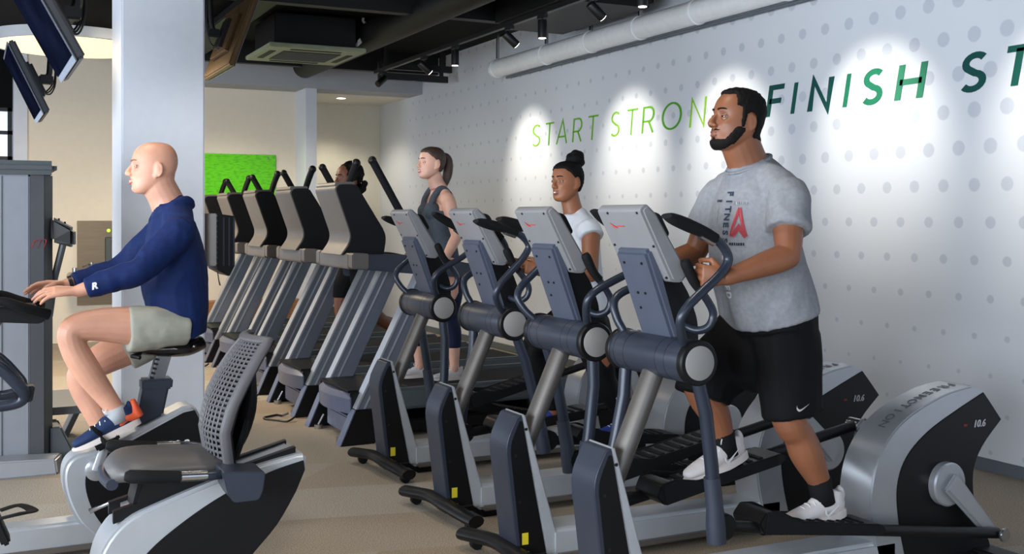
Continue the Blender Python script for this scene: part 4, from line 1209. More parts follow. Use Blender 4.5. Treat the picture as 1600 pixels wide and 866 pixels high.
MB().prism(rounded([(0.13, 0.93), (0.20, 0.935), (0.19, 0.88), (0.14, 0.88)], 0.01), -0.13, -0.06, 0.008).build('cup_holder', 'black_plastic', rb)
# ------------------------------------------------------------------ people


def bake(mb, voxel, smooth=3, fac=0.5):
    """fuse overlapping closed pieces into one continuous skin"""
    me = mb.mesh('fused')
    o = bpy.data.objects.new('fused', me)
    col.objects.link(o)
    rm = o.modifiers.new('fuse', 'REMESH')
    rm.mode = 'VOXEL'
    rm.voxel_size = voxel
    if smooth:
        sm = o.modifiers.new('smooth', 'SMOOTH')
        sm.factor = fac
        sm.iterations = smooth
    bpy.context.view_layer.update()
    out = bpy.data.meshes.new_from_object(o.evaluated_get(bpy.context.evaluated_depsgraph_get()))
    bpy.data.objects.remove(o, do_unlink=True)
    bpy.data.meshes.remove(me)
    return out


def wrinkle(me, amp, scale, seed=0.0, fine=0.0):
    sc = V(scale)
    nrm = [v.normal.copy() for v in me.vertices]
    for v, n in zip(me.vertices, nrm):
        p = V((v.co.x * sc.x, v.co.y * sc.y, v.co.z * sc.z)) + V((seed, seed * 1.7, 0))
        q = p + noise.noise_vector(p * 0.7) * 0.8
        k = 1 - abs(noise.noise(q)) * 2.2
        v.co += n * (amp * k + fine * noise.noise(p * 3.1))
    return me


def region(me, pred, off, name, material, parent, ragged=0.0, smooth=180):
    """a layer over part of a body: hair, beard, brows, lips, leggings"""
    vs = [v.co for v in me.vertices]
    keep = [p for p in me.polygons if pred(p.center)]
    bm = bmesh.new()
    mp = {}
    for p in keep:
        f = []
        for i in p.vertices:
            if i not in mp:
                mp[i] = bm.verts.new(vs[i])
            f.append(mp[i])
        bm.faces.new(f)
    bm.normal_update()
    for _ in range(2):
        bmesh.ops.smooth_vert(bm, verts=[v for v in bm.verts if v.is_boundary], factor=0.5, use_axis_x=True, use_axis_y=True, use_axis_z=True)
    bm.normal_update()
    bd = [v for v in bm.verts if v.is_boundary]
    inner = set()
    for v in bd:
        for e in v.link_edges:
            inner.add(e.other_vert(v))
    bds = set(bd)
    mv = []
    for v in bm.verts:
        o = off(v.co) if callable(off) else off
        k = 0.0 if v in bds else (0.6 if v in inner else 1.0)
        j = 1 + ragged * noise.noise(v.co * 90)
        mv.append((v, v.normal * (0.0008 + o * k * j)))
    for v, d in mv:
        v.co += d
    m2 = bpy.data.meshes.new(name)
    bm.to_mesh(m2)
    bm.free()
    if len(m2.polygons) == 0:
        return None
    return put(name, m2, material, parent, smooth)


class Fig:
    def __init__(self, label, loc, group=None):
        self.root = thing('person', label, 'person', loc, PI)
        self.B = MB()

    def limb(self, pts, r, ref=None, seg=16, sm=5):
        self.B.tube(pts, r, seg, ref=ref, sm=sm)
        for p, q in ((pts[0], r[0]), (pts[-1], r[-1])):
            k = q if not isinstance(q, tuple) else min(q)
            self.B.ell(p, k * 0.98)

    def head(self, c, yaw, pitch, s=1.0, nose=1.0, roll=0.0, jaw=1.0, neck=1.0, nb=None):
        self.neck, self.nb = neck, V(nb)
        M4 = Matrix.Translation(V(c)) @ Matrix.Rotation(yaw, 4, 'Z') @ Matrix.Rotation(-pitch, 4, 'Y') @ Matrix.Rotation(roll, 4, 'X') @ Matrix.Scale(s, 4)
        self.M4, self.Mi, self.hs = M4, M4.inverted(), s
        R = M4.to_3x3().normalized()
        b = self.B

        def E(p, r, rot=None):
            b.ell(M4 @ V(p), tuple(q * s for q in r), R @ rot if rot else R, 20, 14)
        # skull and face as stacked slices: height, front, back, half width
        SL = [(0.119, 0.004, -0.040, 0.020), (0.112, 0.036, -0.066, 0.042), (0.096, 0.064, -0.086, 0.061), (0.070, 0.083, -0.101, 0.074), (0.040, 0.090, -0.107, 0.0785),
              (0.012, 0.087, -0.105, 0.0775), (-0.012, 0.086, -0.098, 0.0755), (-0.036, 0.087, -0.086, 0.0715), (-0.058, 0.087, -0.064, 0.0665), (-0.078, 0.086, -0.036, 0.0605),
              (-0.096, 0.083, -0.006, 0.050), (-0.110, 0.074, 0.018, 0.036), (-0.116, 0.060, 0.028, 0.022)]
        rings = []
        n = 44
        for z, xf, xb, w in catmull(SL, 4):
            wj = w * (jaw if z < -0.03 else 1 + (jaw - 1) * max(0, (0.03 - z) / 0.06) if z < 0.03 else 1)
            xc = xf * 0.30 + xb * 0.45 if z > -0.05 else (xf * 0.42 + xb * 0.58)
            rg = []
            for k in range(n):
                a = 2 * PI * k / n
                ca, sa = math.cos(a), math.sin(a)
                e = 0.88 if ca > 0 else 1.0
                x = xc + (xf - xc if ca > 0 else xc - xb) * (abs(ca) ** e) * (1 if ca > 0 else -1)
                y = wj * (abs(sa) ** 0.92) * (1 if sa > 0 else -1)
                if ca > -0.2:
                    def gs(cy, cz, ry, rz):
                        return math.exp(-((abs(y) - cy) / ry) ** 2 - ((z - cz) / rz) ** 2)
                    x += -0.0100 * gs(0.032, 0.004, 0.017, 0.013) + 0.0045 * gs(0.026, 0.031, 0.026, 0.009) + 0.0050 * gs(0.044, -0.022, 0.016, 0.016)
                    x += 0.0050 * gs(0.0, -0.058, 0.024, 0.016) + 0.0060 * gs(0.0, -0.098, 0.018, 0.014) - 0.0035 * gs(0.0, -0.080, 0.024, 0.007) - 0.0040 * gs(0.040, -0.058, 0.012, 0.020)
                    x += 0.004 * gs(0.0, -0.02, 0.014, 0.03)
                rg.append(b.bm.verts.new(M4 @ V((x, y, z))))
            rings.append(rg)
        for p, q in zip(rings, rings[1:]):
            for k in range(n):
                b.bm.faces.new((p[k], q[k], q[(k + 1) % n], p[(k + 1) % n]))
        b.bm.faces.new(rings[0])
        b.bm.faces.new(rings[-1][::-1])
        for q in (-1, 1):
            E((-0.014, q * 0.079, -0.010), (0.0165, 0.0075, 0.031), Matrix.Rotation(0.18, 3, 'Y') @ Matrix.Rotation(q * -0.35, 3, 'Z'))
            E((-0.006, q * 0.077, -0.034), (0.008, 0.006, 0.011))
            b.tube([M4 @ V((-0.004 + 0.016 * math.cos(t) - 0.012, q * (0.083 - 0.004 * math.cos(t)), -0.006 + 0.029 * math.sin(t))) for t in (-1.6, -2.4, -3.14, -3.9, -4.7, -5.4)], 0.0042 * s, 8, sm=2)
            E((0.097, q * 0.0115 * nose, -0.0325), (0.010, 0.0085 * nose, 0.0075))
        b.tube([M4 @ V((0.080, 0, 0.026)), M4 @ V((0.091, 0, 0.006)), M4 @ V((0.104, 0, -0.016)), M4 @ V((0.109, 0, -0.028))], [0.0085 * s, 0.0085 * s, 0.010 * s * nose, 0.0105 * s * nose], 12)
        E((0.106, 0, -0.030), (0.0125, 0.0105 * nose, 0.009))
        E((0.088, 0, -0.055), (0.0115, 0.022, 0.0065))
        E((0.087, 0, -0.068), (0.0115, 0.019, 0.0070))
        b.tube([M4 @ V((-0.030, 0, 0.0)), M4 @ V((-0.024, 0, -0.06)), (M4 @ V((-0.024, 0, -0.06))).lerp(self.nb, 0.6), self.nb], [(0.056 * s * self.neck, 0.060 * s * self.neck), (0.056 * s * self.neck, 0.063 * s * self.neck), (0.058 * s * self.neck, 0.064 * s * self.neck), (0.068 * self.neck * s, 0.068 * self.neck * s)], 18, ref=(0, 1, 0), sm=4)

    def traps(self, nb, shs, r, mb=None):
        b = mb or self.B
        nb = V(nb)
        for sh in shs:
            sh = V(sh)
            b.tube([nb + V((-0.015, 0, 0.035)), nb.lerp(sh, 0.45) + V((-0.01, 0, 0.012)), nb.lerp(sh, 0.95)], [r * 0.9, r, r * 0.98], 16, sm=4)

    def hl(self, p):
        return self.Mi @ p

    def face(self, brow, lips, iris='iris_dark', smile=False, gaze=(0, 0)):
        M4, s = self.M4, self.hs
        R = M4.to_3x3().normalized()
        for q in (-1, 1):
            c = M4 @ V((0.0695, q * 0.0315, 0.004))
            ey = MB().ell(c, 0.0125 * s, R, 14, 10).build('eye', 'eye_white', self.root, 180)
            g = (R @ V((1, gaze[0] + q * 0.08, gaze[1]))).normalized()
            MB().lathe([(0.0058 * s, 0), (0.0058 * s, 0.0009), (0.004 * s, 0.0014)], c + g * 0.0115 * s, g, 14).build('iris', iris, ey)
            for up, rr, nm in ((1, 0.0038, 'eyelid'), (-1, 0.0026, 'eyelid')):
                pts = [M4 @ V((0.0695 + 0.0125 * math.cos(a) * 1.02, q * 0.0315 + 0.0145 * math.sin(a), 0.004 + up * 0.0056 * math.cos(a) - (0.001 if up < 0 else 0))) for a in (-1.2, -0.7, -0.2, 0.3, 0.8, 1.2)]
                MB().tube(pts, rr * s, 8, sm=2).build(nm, self.skin, self.root, 180)
            br = [M4 @ V((0.0925 - 0.0014 * k * k, q * (0.013 + k * 0.0085), 0.0300 + (0.0034 * k - 0.0008 * k * k))) for k in range(5)]
            MB().tube(br, [(0.0036 * s, 0.0042 * s)] * 4 + [(0.0016 * s, 0.002 * s)], 8, sm=2).build('eyebrow', brow, self.root, 180)
        up = [M4 @ V((0.0975 - 0.016 * (k / 3) ** 2, k * 0.0075, -0.0575 + (0.0022 if abs(k) == 1 else 0) - (0.0 if not smile else -0.0012 * abs(k)))) for k in range(-3, 4)]
        lo = [M4 @ V((0.0965 - 0.016 * (k / 3) ** 2, k * 0.0072, -0.0665 - 0.001 * (3 - abs(k)) - (0.003 if smile else 0) + (0.0018 * abs(k) if smile else 0))) for k in range(-3, 4)]
        if smile:
            te = [M4 @ V((0.0965 - 0.016 * (k / 3) ** 2, k * 0.0066, -0.0625 + 0.0010 * abs(k))) for k in range(-3, 4)]
            MB().tube(te, [(0.0045 * s, 0.002 * s)] * 7, 8, ref=(0, 0, 1), sm=2).build('teeth', 'teeth', self.root, 180)
        MB().tube(up, [0.0015 * s] + [0.0036 * s] * 5 + [0.0015 * s], 8, sm=2).build('upper_lip', lips, self.root, 180)
        MB().tube(lo, [0.0015 * s] + [0.0042 * s] * 5 + [0.0015 * s], 8, sm=2).build('lower_lip', lips, self.root, 180)

    def hand(self, wrist, fwd, thumb, curl=(0.3, 0.4, 0.3), s=1.0, spread=0.021, tcurl=0.3):
        """palm, four jointed fingers and a thumb leaving the side of the palm"""
        w = V(wrist)
        f = V(fwd).normalized()
        t = V(thumb)
        t = (t - f * t.dot(f)).normalized()
        n = self.palm_n(f, t)
        b = self.B
        b.tube([w - f * 0.02 * s, w + f * 0.02 * s, w + f * 0.055 * s, w + f * 0.090 * s], [(0.026 * s, 0.019 * s), (0.030 * s, 0.017 * s), (0.040 * s, 0.015 * s), (0.040 * s, 0.012 * s)], 16, ref=t, sm=3)
        L = [(0.044, 0.026, 0.021), (0.048, 0.030, 0.022), (0.044, 0.028, 0.021), (0.034, 0.021, 0.018)]
        for i in range(4):
            p = w + f * (0.086 if i in (1, 2) else 0.080) * s + t * (1.5 - i) * spread * s
            a = (1.5 - i) * 0.06
            d0 = (f + t * a).normalized()
            pts = [p - d0 * 0.02 * s, p]
            rr = [0.0095 * s, 0.0095 * s]
            an = 0.0
            for k in range(3):
                an += curl[k] * (1 + 0.06 * i)
                d = d0 * math.cos(an) + n * math.sin(an)
                p = p + d * L[i][k] * s
                pts.append(p)
                rr.append((0.0088, 0.0080, 0.0066)[k] * s)
            b.tube(pts, rr, 10)
            b.ell(p, 0.0066 * s)
            for q in pts[2:4]:
                b.ell(q, 0.0086 * s)
        p = w + f * 0.030 * s + t * 0.026 * s + n * 0.006 * s
        d = (f * 0.65 + t * 0.75 + n * 0.35).normalized()
        p1 = p + d * 0.042 * s
        d2 = (f * 0.95 + t * (0.35 - tcurl) + n * (0.3 + tcurl)).normalized()
        p2 = p1 + d2 * 0.032 * s
        p3 = p2 + (d2 * 0.8 + n * 0.3).normalized() * 0.024 * s
        b.tube([p - d * 0.015 * s, p, p1, p2, p3], [0.014 * s, 0.015 * s, 0.0115 * s, 0.010 * s, 0.0078 * s], 10)
        b.ell(p3, 0.0078 * s)

    def palm_n(self, f, t):
        return self._side * f.cross(t)

    def finish(self, skin, voxel=0.005, smooth=3):
        self.skin = skin
        self.body = bake(self.B, voxel, smooth)
        self.body_obj = put('body', self.body, skin, self.root, 180)

    def garment(self, name, mb, material, voxel=0.008, smooth=4, amp=0.004, scale=(9, 9, 5), seed=0.0):
        me = wrinkle(bake(mb, voxel, smooth), amp, scale, seed, amp * 0.4)
        return put(name, me, material, self.root, 180)


def shoe(fig, heel, toe, s=1.0, upm='shoe_white', solem='shoe_sole', lacem='lace_white', side=1, heelm=None, swoosh=None, up=(0, 0, 1)):
    """running shoe from heel to toe points (both on the sole's underside)"""
    h, t = V(heel), V(toe)
    f = (t - h)
    L = f.length
    f.normalize()
    l = V((0, 1, 0))
    u = f.cross(l).normalized()
    if u.z < 0:
        u = -u
    M4 = Matrix((f, l, u)).transposed().to_4x4()
    M4.translation = h
    k = L / 0.30
    b = MB()

    def E(p, r):
        b.ell(M4 @ (V(p) * k), tuple(q * k for q in r), M4.to_3x3())
    b.tube([M4 @ (V(p) * k) for p in ((0.012, 0, 0.045), (0.05, 0, 0.052), (0.11, 0, 0.052), (0.17, 0, 0.045), (0.23, 0, 0.038), (0.275, 0, 0.034), (0.292, 0, 0.032))],
           [tuple(q * k for q in w) for w in ((0.022, 0.026), (0.034, 0.036), (0.036, 0.038), (0.041, 0.032), (0.043, 0.025), (0.032, 0.019), (0.014, 0.010))], 16, ref=l, sm=4)
    b.tube([M4 @ (V(p) * k) for p in ((0.055, 0, 0.05), (0.052, 0, 0.085), (0.045, 0, 0.105))], [tuple(q * k for q in w) for w in ((0.034, 0.050), (0.033, 0.046), (0.031, 0.040))], 16, ref=l)
    E((0.015, 0, 0.085), (0.014, 0.022, 0.032))
    E((0.12, 0, 0.075), (0.045, 0.028, 0.022))
    r = put('shoe', bake(b, 0.005, 3), upm, fig.root, 180)
    out = []
    for i in range(28):
        a = 2 * PI * i / 28
        x = 0.148 + 0.152 * math.cos(a)
        wd = 0.040 * (1 + 0.16 * math.sin((x - 0.02) * 12)) * (abs(math.sin(a)) ** 0.75) * (1 if math.sin(a) > 0 else -1)
        out.append((x, wd))
    sb = MB()
    va = [sb.bm.verts.new(M4 @ (V((x, y, 0.0 + 0.010 * max(0, (x - 0.22) / 0.08) ** 2)) * k)) for x, y in out]
    vb = [sb.bm.verts.new(M4 @ (V((x, y * 1.04, 0.028 - 0.008 * max(0, (x - 0.1) / 0.2))) * k)) for x, y in out]
    sb.bm.faces.new(va)
    sb.bm.faces.new(vb[::-1])
    for i in range(28):
        sb.bm.faces.new((va[i], vb[i], vb[(i + 1) % 28], va[(i + 1) % 28]))
    sb.build('sole', solem, r, 50)
    for i in range(5):
        x, z = 0.10 + i * 0.024, 0.100 - i * 0.0075
        MB().tube([M4 @ (V(p) * k) for p in ((x, -0.026, z - 0.016), (x + 0.004, -0.012, z - 0.002), (x + 0.006, 0.012, z - 0.002), (x + 0.01, 0.026, z - 0.016))], 0.0028 * k, 6, sm=3).build('lace', lacem, r)
    for q in (-1, 1):
        MB().tube([M4 @ (V(p) * k) for p in ((0.098, 0, 0.103), (0.10, q * 0.02, 0.125), (0.122, q * 0.036, 0.116), (0.118, q * 0.022, 0.098), (0.10, 0, 0.103))], 0.0024 * k, 6, sm=4).build('lace_bow', lacem, r)
    if heelm:
        b2 = MB()
        b2.tube([M4 @ (V(p) * k) for p in ((-0.004, 0, 0.030), (-0.002, 0, 0.075), (-0.006, 0, 0.115))], [tuple(q * k for q in w) for w in ((0.030, 0.022), (0.029, 0.020), (0.020, 0.012))], 14, ref=l)
        b2.tube([M4 @ (V(p) * k) for p in ((0.0, 0, 0.04), (0.05, 0, 0.055), (0.085, 0, 0.035))], [tuple(q * k for q in w) for w in ((0.030, 0.020), (0.0375, 0.030), (0.038, 0.010))], 14, ref=l)
        put('heel_counter', bake(b2, 0.005, 2), heelm, r, 180)
    if swoosh:
        for q in (1,):
            tick(M4 @ Matrix.Translation(V((0.10, 0.0455, 0.045)) * k) @ Matrix.Rotation(PI / 2, 4, 'X') @ Matrix.Rotation(PI, 4, 'Y') @ Matrix.Scale(0.5 * k, 4), swoosh, r)
    return r


def tick(mtx, material, parent, name='emblem'):
    """curved tick mark drawn in the x-y plane, about 0.13 long"""
    up = [(-0.055, 0.020), (-0.052, 0.000), (-0.040, -0.014), (-0.020, -0.012), (0.075, 0.032)]
    lo = [(-0.055, 0.020), (-0.060, -0.010), (-0.046, -0.033), (-0.022, -0.030), (0.075, 0.032)]
    a, b = catmull(up, 5), catmull(lo, 5)
    mb = MB()
    for i in range(len(a) - 1):
        q = [a[i], a[i + 1], b[i + 1], b[i]]
        mb.hexa([mtx @ V((x, y, -0.003)) for x, y in q] + [mtx @ V((x, y, 0.003)) for x, y in q])
    bmesh.ops.dissolve_degenerate(mb.bm, dist=1e-6, edges=mb.bm.edges[:])
    return mb.build(name, material, parent, 0)


def wrap(me, target, direction, lift=0.002):
    """press flat print onto a garment along a direction"""
    bm = bmesh.new()
    bm.from_mesh(target)
    tr = BVHTree.FromBMesh(bm)
    d = V(direction).normalized()
    for v in me.vertices:
        hit = tr.ray_cast(v.co - d * 0.5, d)
        if hit[0] is not None:
            v.co = hit[0] - d * lift
    bm.free()
    return me


# ---- man in the grey shirt on the nearest elliptical
F = Fig('bearded man in grey printed shirt and black shorts on an elliptical', (2.87, 3.50, 0))
F._side = 1
F.limb([(-0.04, 0, 1.00), (-0.02, 0, 1.15), (0.04, 0, 1.35), (0.05, 0, 1.50), (0.06, 0, 1.62)], [(0.15, 0.11), (0.15, 0.11), (0.16, 0.115), (0.17, 0.11), (0.09, 0.07)], ref=(0, 1, 0))
SH = ((0.04, 0.205, 1.605), (0.06, -0.19, 1.61))
F.head((0.130, 0, 1.903), -0.08, 0.15, 1.06, nose=1.25, jaw=1.12, neck=1.22, nb=(0.055, 0, 1.70))
F.traps((0.05, 0, 1.70), SH, 0.058)
for sd, sh, el, wr in ((1, SH[0], (0.115, 0.295, 1.375), (0.375, 0.265, 1.300)), (-1, SH[1], (0.12, -0.285, 1.37), (0.375, -0.255, 1.300))):
    F.limb([(sh[0] - 0.01, sh[1] * 0.6, sh[2] + 0.02), sh, V(sh).lerp(V(el), 0.5), el], [0.07, 0.070, 0.060, 0.048])
    F.limb([el, V(el).lerp(V(wr), 0.3), V(wr)], [0.048, 0.050, 0.030])
    F._side = sd
    F.hand(wr, (0.80, -sd * 0.50, 0.05), (0.10, 0.0, 1.0), (0.95, 1.15, 0.7), 1.05, tcurl=0.5)
F.limb([(-0.03, 0.09, 0.99), (-0.02, 0.125, 0.88), (-0.015, 0.150, 0.72), (-0.06, 0.152, 0.66), (-0.10, 0.152, 0.58), (-0.175, 0.15, 0.45), (-0.19, 0.15, 0.40)], [0.095, 0.095, 0.068, 0.062, 0.066, 0.042, 0.04])
F.limb([(-0.02, -0.09, 0.99), (0.12, -0.115, 0.93), (0.215, -0.12, 0.855), (0.20, -0.12, 0.79), (0.145, -0.12, 0.72), (0.095, -0.12, 0.60), (0.09, -0.12, 0.56)], [0.095, 0.095, 0.070, 0.064, 0.064, 0.042, 0.04])
F.finish('skin_tan', 0.0048, 3)
F.face('brow_dark', 'lip_brown', gaze=(0.0, 0.1))


def man_hair(p):
    if p.z < 1.75:
        return False
    q = F.hl(p)
    if abs(q.y) > 0.0800 or q.z < -0.065:
        return False
    if q.x > 0.045:
        return q.z > 0.092 + 0.003 * noise.noise(p * 60)
    if q.x > 0.025:
        return q.z > 0.048
    if q.x > 0.004:
        return q.z > -0.030
    if q.x > -0.035:
        return q.z > 0.024
    return q.z > -0.060


region(F.body, man_hair, lambda c: 0.004 + 0.007 * max(0, min(1, (F.hl(c).z - 0.02) / 0.06)), 'hair', 'hair_black', F.root, 0.35)


def man_beard(p):
    if p.z < 1.70:
        return False
    q = F.hl(p)
    if q.z < -0.128 or abs(q.y) > 0.0800:
        return False
    if q.z < -0.080 and q.x > 0.026 + (-0.080 - q.z) * 0.8:
        return True
    edge = 0.022 + (-0.030 - q.z) * 0.55
    if 0.004 + max(0.0, -0.045 - q.z) * 0.55 < q.x < edge + 0.018 and -0.095 < q.z < -0.028:
        return True
    if q.x > 0.05 and -0.085 < q.z < -0.074 and abs(q.y) < 0.010:
        return True
    return q.x > 0.06 and -0.050 < q.z < -0.043 and 0.004 < abs(q.y) < 0.028


region(F.body, man_beard, 0.004, 'beard', 'beard_dark', F.root, 0.3)
g = MB()
g.tube([(-0.045, 0, 1.115), (-0.02, 0, 1.20), (0.02, 0, 1.32), (0.045, 0, 1.46), (0.048, 0, 1.57), (0.052, 0, 1.66), (0.062, 0, 1.735)],
       [(0.225, 0.178), (0.222, 0.180), (0.215, 0.172), (0.212, 0.150), (0.195, 0.130), (0.135, 0.105), (0.090, 0.088)], 28, ref=(0, 1, 0), sm=5)
F.traps((0.045, 0, 1.69), SH, 0.074, g)
for sh, el in ((SH[0], (0.115, 0.295, 1.375)), (SH[1], (0.12, -0.285, 1.37))):
    m = V(sh).lerp(V(el), 0.58)
    g.tube([(sh[0], sh[1] * 0.55, sh[2] + 0.0), sh, V(sh).lerp(V(el), 0.3), m], [0.075, 0.079, 0.082, 0.088], 18, sm=3)
tee = F.garment('t_shirt', g, 'shirt_grey', 0.0075, 5, 0.0055, (8, 8, 3.2), 3.0)
ring = MB()
ring.tube([(0.066 + 0.090 * math.cos(a), 0.086 * math.sin(a), 1.735 - 0.040 * math.cos(a)) for a in [2 * PI * k / 24 for k in range(25)]], 0.007, 8, cap=False)
ring.build('collar', 'shirt_grey', F.root, 180)
g = MB()
g.tube([(-0.045, 0, 1.17), (-0.045, 0, 1.08), (-0.035, 0, 0.99)], [(0.205, 0.160), (0.212, 0.165), (0.20, 0.15)], 24, ref=(0, 1, 0))
g.ell((0.0, 0.0, 0.95), (0.16, 0.14, 0.14))
g.tube([(-0.03, 0.10, 1.05), (-0.03, 0.125, 0.92), (-0.025, 0.145, 0.80), (-0.03, 0.15, 0.745)], [(0.12, 0.15), (0.115, 0.145), (0.108, 0.128), (0.108, 0.125)], 20, ref=(0, 1, 0), sm=3)
g.tube([(0.0, -0.08, 1.03), (0.09, -0.11, 0.935), (0.17, -0.12, 0.86), (0.205, -0.12, 0.79)], [(0.13, 0.15), (0.12, 0.14), (0.112, 0.125), (0.108, 0.118)], 20, ref=(0, 1, 0), sm=3)
so = F.garment('shorts', g, 'shorts_black', 0.0085, 4, 0.006, (7, 7, 4), 9.0)
me = tick(Matrix.Translation(V((0.01, 0.5, 0.79))) @ Matrix.Rotation(PI / 2, 4, 'X') @ Matrix.Rotation(PI, 4, 'Y') @ Matrix.Scale(0.42, 4), 'white_print', F.root)
wrap(me.data, so.data, (0, -1, 0), 0.003)
# print on the shirt front
fx = frame((0.36, 0.02, 1.46), (0, 1, 0), (0, 0, 1))


def chest(s, size, dy, dz, material, rot=0.0, **kw):
    m = text_mesh(s, size, 0.0, **kw)
    m.transform(fx @ Matrix.Translation(V((dy, dz, 0))) @ Matrix.Rotation(rot, 4, 'Z'))
    wrap(m, tee.data, (-1, 0, 0), 0.0035)
    put('shirt_print', m, material, tee, 0)


mat('print_navy', (48, 58, 78), 0.7)
mat('print_red', (205, 92, 100), 0.7)
mat('print_pale', (196, 198, 202), 0.7)
for i, ch in enumerate('FITNESS'):
    chest(ch, 0.040, -0.005, 0.155 - i * 0.031, 'print_navy', -PI / 2, offset=0.0015)
for i, ch in enumerate('DEFINED'):
    chest(ch, 0.036, -0.005, -0.068 - i * 0.030, 'print_pale', -PI / 2, offset=0.0015)


def marks(dy, dz, widths, h, material):
    """a line of print too small to read"""
    mb = MB()
    x = dy
    for w in widths:
        q = [(x, dz), (x + w, dz), (x + w, dz + h), (x, dz + h)]
        mb.hexa([fx @ V((a, b, 0.0)) for a, b in q] + [fx @ V((a, b, 0.002)) for a, b in q])
        x += w + 0.0035
    m = mb.mesh('shirt_print')
    wrap(m, tee.data, (-1, 0, 0), 0.0035)
    put('shirt_print', m, material, tee, 0)


marks(0.022, 0.112, (0.006, 0.005, 0.006, 0.006, 0.004, 0.006, 0.003, 0.006), 0.011, 'print_pale')
marks(-0.085, 0.122, (0.005, 0.005, 0.005, 0.006, 0.004), 0.010, 'print_navy')
marks(0.022, -0.050, (0.006, 0.005, 0.006, 0.006, 0.005, 0.006, 0.006, 0.005), 0.011, 'print_navy')
marks(-0.062, 0.045, (0.004,), 0.055, 'print_pale')
tri = MB()
P0, P1, P2 = V((0.062, 0.098)), V((0.030, -0.015)), V((0.098, -0.015))
for a, b in ((P0, P1), (P0, P2)):
    stroke(tri, [a, b], 0.007, lambda p, t: fx @ V((p.x, p.y, t)))
stroke(tri, [P1 + V((0.01, 0.0)), V((0.066, 0.022)), P2], 0.009, lambda p, t: fx @ V((p.x, p.y, t)))
bmesh.ops.subdivide_edges(tri.bm, edges=tri.bm.edges[:], cuts=2, use_grid_fill=True)
m = tri.mesh('shirt_print')
wrap(m, tee.data, (-1, 0, 0), 0.0035)
put('shirt_print', m, 'print_red', tee, 0)
for a, b in (((-0.165, 0.15, 0.475), (-0.19, 0.15, 0.375)), ((0.105, -0.12, 0.635), (0.08, -0.12, 0.54))):
    MB().tube([a, V(a).lerp(V(b), 0.5), b], [0.050, 0.047, 0.047], 18).build('sock', 'sock_black', F.root, 180)
shoe(F, (-0.300, 0.15, 0.315), (0.020, 0.15, 0.288), upm='shoe_white', swoosh='white_print')
shoe(F, (-0.02, -0.12, 0.525), (0.290, -0.12, 0.440), upm='shoe_white', swoosh='white_print')

# ---- woman with the hair bun on the third elliptical
F = Fig('smiling woman with a hair bun and white sleeveless top on an elliptical', (2.92, 5.10, 0))
F.limb([(-0.03, 0, 0.93), (-0.03, 0, 1.05), (-0.01, 0, 1.20), (0.0, 0, 1.34), (0.012, 0, 1.45)], [(0.15, 0.115), (0.13, 0.10), (0.12, 0.095), (0.135, 0.10), (0.07, 0.055)], ref=(0, 1, 0))
SH = ((0.005, 0.160, 1.45), (0.02, -0.160, 1.45))
F.head((0.060, 0, 1.708), 0.28, 0.02, 0.90, nose=1.1, neck=0.92, nb=(0.015, 0, 1.54))
F.traps((0.01, 0, 1.51), SH, 0.042)
for sd, sh, el, wr in ((1, SH[0], (0.04, 0.225, 1.22), (0.33, 0.215, 1.255)), (-1, SH[1], (0.06, -0.235, 1.225), (0.32, -0.215, 1.285))):
    F.limb([(sh[0], sh[1] * 0.6, sh[2] + 0.015), sh, V(sh).lerp(V(el), 0.5), el], [0.05, 0.052, 0.046, 0.038])
    F.limb([el, V(el).lerp(V(wr), 0.3), wr], [0.038, 0.039, 0.024])
    F._side = sd
    F.hand(wr, (0.80, -sd * 0.3, 0.15), (0.1, 0.0, 1.0), (0.95, 1.15, 0.7), 0.88, tcurl=0.5)
F.limb([(-0.03, 0.09, 0.95), (-0.07, 0.11, 0.80), (-0.10, 0.12, 0.66), (-0.16, 0.12, 0.56), (-0.235, 0.12, 0.45), (-0.25, 0.12, 0.41)], [0.105, 0.090, 0.060, 0.055, 0.038, 0.036])
F.limb([(-0.01, -0.09, 0.95), (0.11, -0.11, 0.87), (0.20, -0.12, 0.80), (0.17, -0.12, 0.70), (0.10, -0.12, 0.55), (0.08, -0.12, 0.46)], [0.105, 0.092, 0.062, 0.056, 0.040, 0.036])
F.finish('skin_brown', 0.0055, 3)
F.face('brow_dark', 'lip_brown', smile=True)


def bun_hair(p):
    if p.z < 1.58:
        return False
    q = F.hl(p)
    if abs(q.y) > 0.0800 or q.z < -0.06:
        return False
    if q.x > 0.0:
        return q.z > 0.076 - max(0.0, 0.062 - q.x) * 0.85
    return q.z > (0.022 if q.x > -0.036 else -0.055)


region(F.body, bun_hair, 0.008, 'hair', 'hair_black', F.root, 0.3)
c = F.M4 @ V((-0.070, 0.0, 0.140))
bn = MB()
for k in range(26):
    a, b = random.uniform(0, 2 * PI), random.uniform(-1, 1)
    d = V((math.cos(a) * math.sqrt(1 - b * b), math.sin(a) * math.sqrt(1 - b * b), b))
    bn.ell(c + d * 0.034, 0.026)
bn.tube([F.M4 @ V((-0.055, 0, 0.085)), c], [0.035, 0.035], 12)
put('hair_bun', bake(bn, 0.006, 2), 'hair_black', F.root, 180)
g = MB()
g.tube([(-0.04, 0, 1.02), (-0.03, 0, 1.12), (-0.01, 0, 1.24), (0.0, 0, 1.37), (0.005, 0, 1.45), (0.015, 0, 1.54)], [(0.165, 0.13), (0.155, 0.12), (0.148, 0.120), (0.160, 0.122), (0.150, 0.095), (0.078, 0.068)], 26, ref=(0, 1, 0), sm=4)
for s in (-1, 1):
    g.tube([(0.01, s * 0.10, 1.44), (0.006, s * 0.160, 1.448), (0.010, s * 0.182, 1.418)], [0.060, 0.070, 0.068], 16)
F.traps((0.01, 0, 1.50), SH, 0.056, g)
tp = F.garment('sleeveless_top', g, 'white_tee', 0.008, 4, 0.005, (9, 9, 4), 5.0)
m = text_mesh('.C', 0.045, 0.0, offset=0.001)
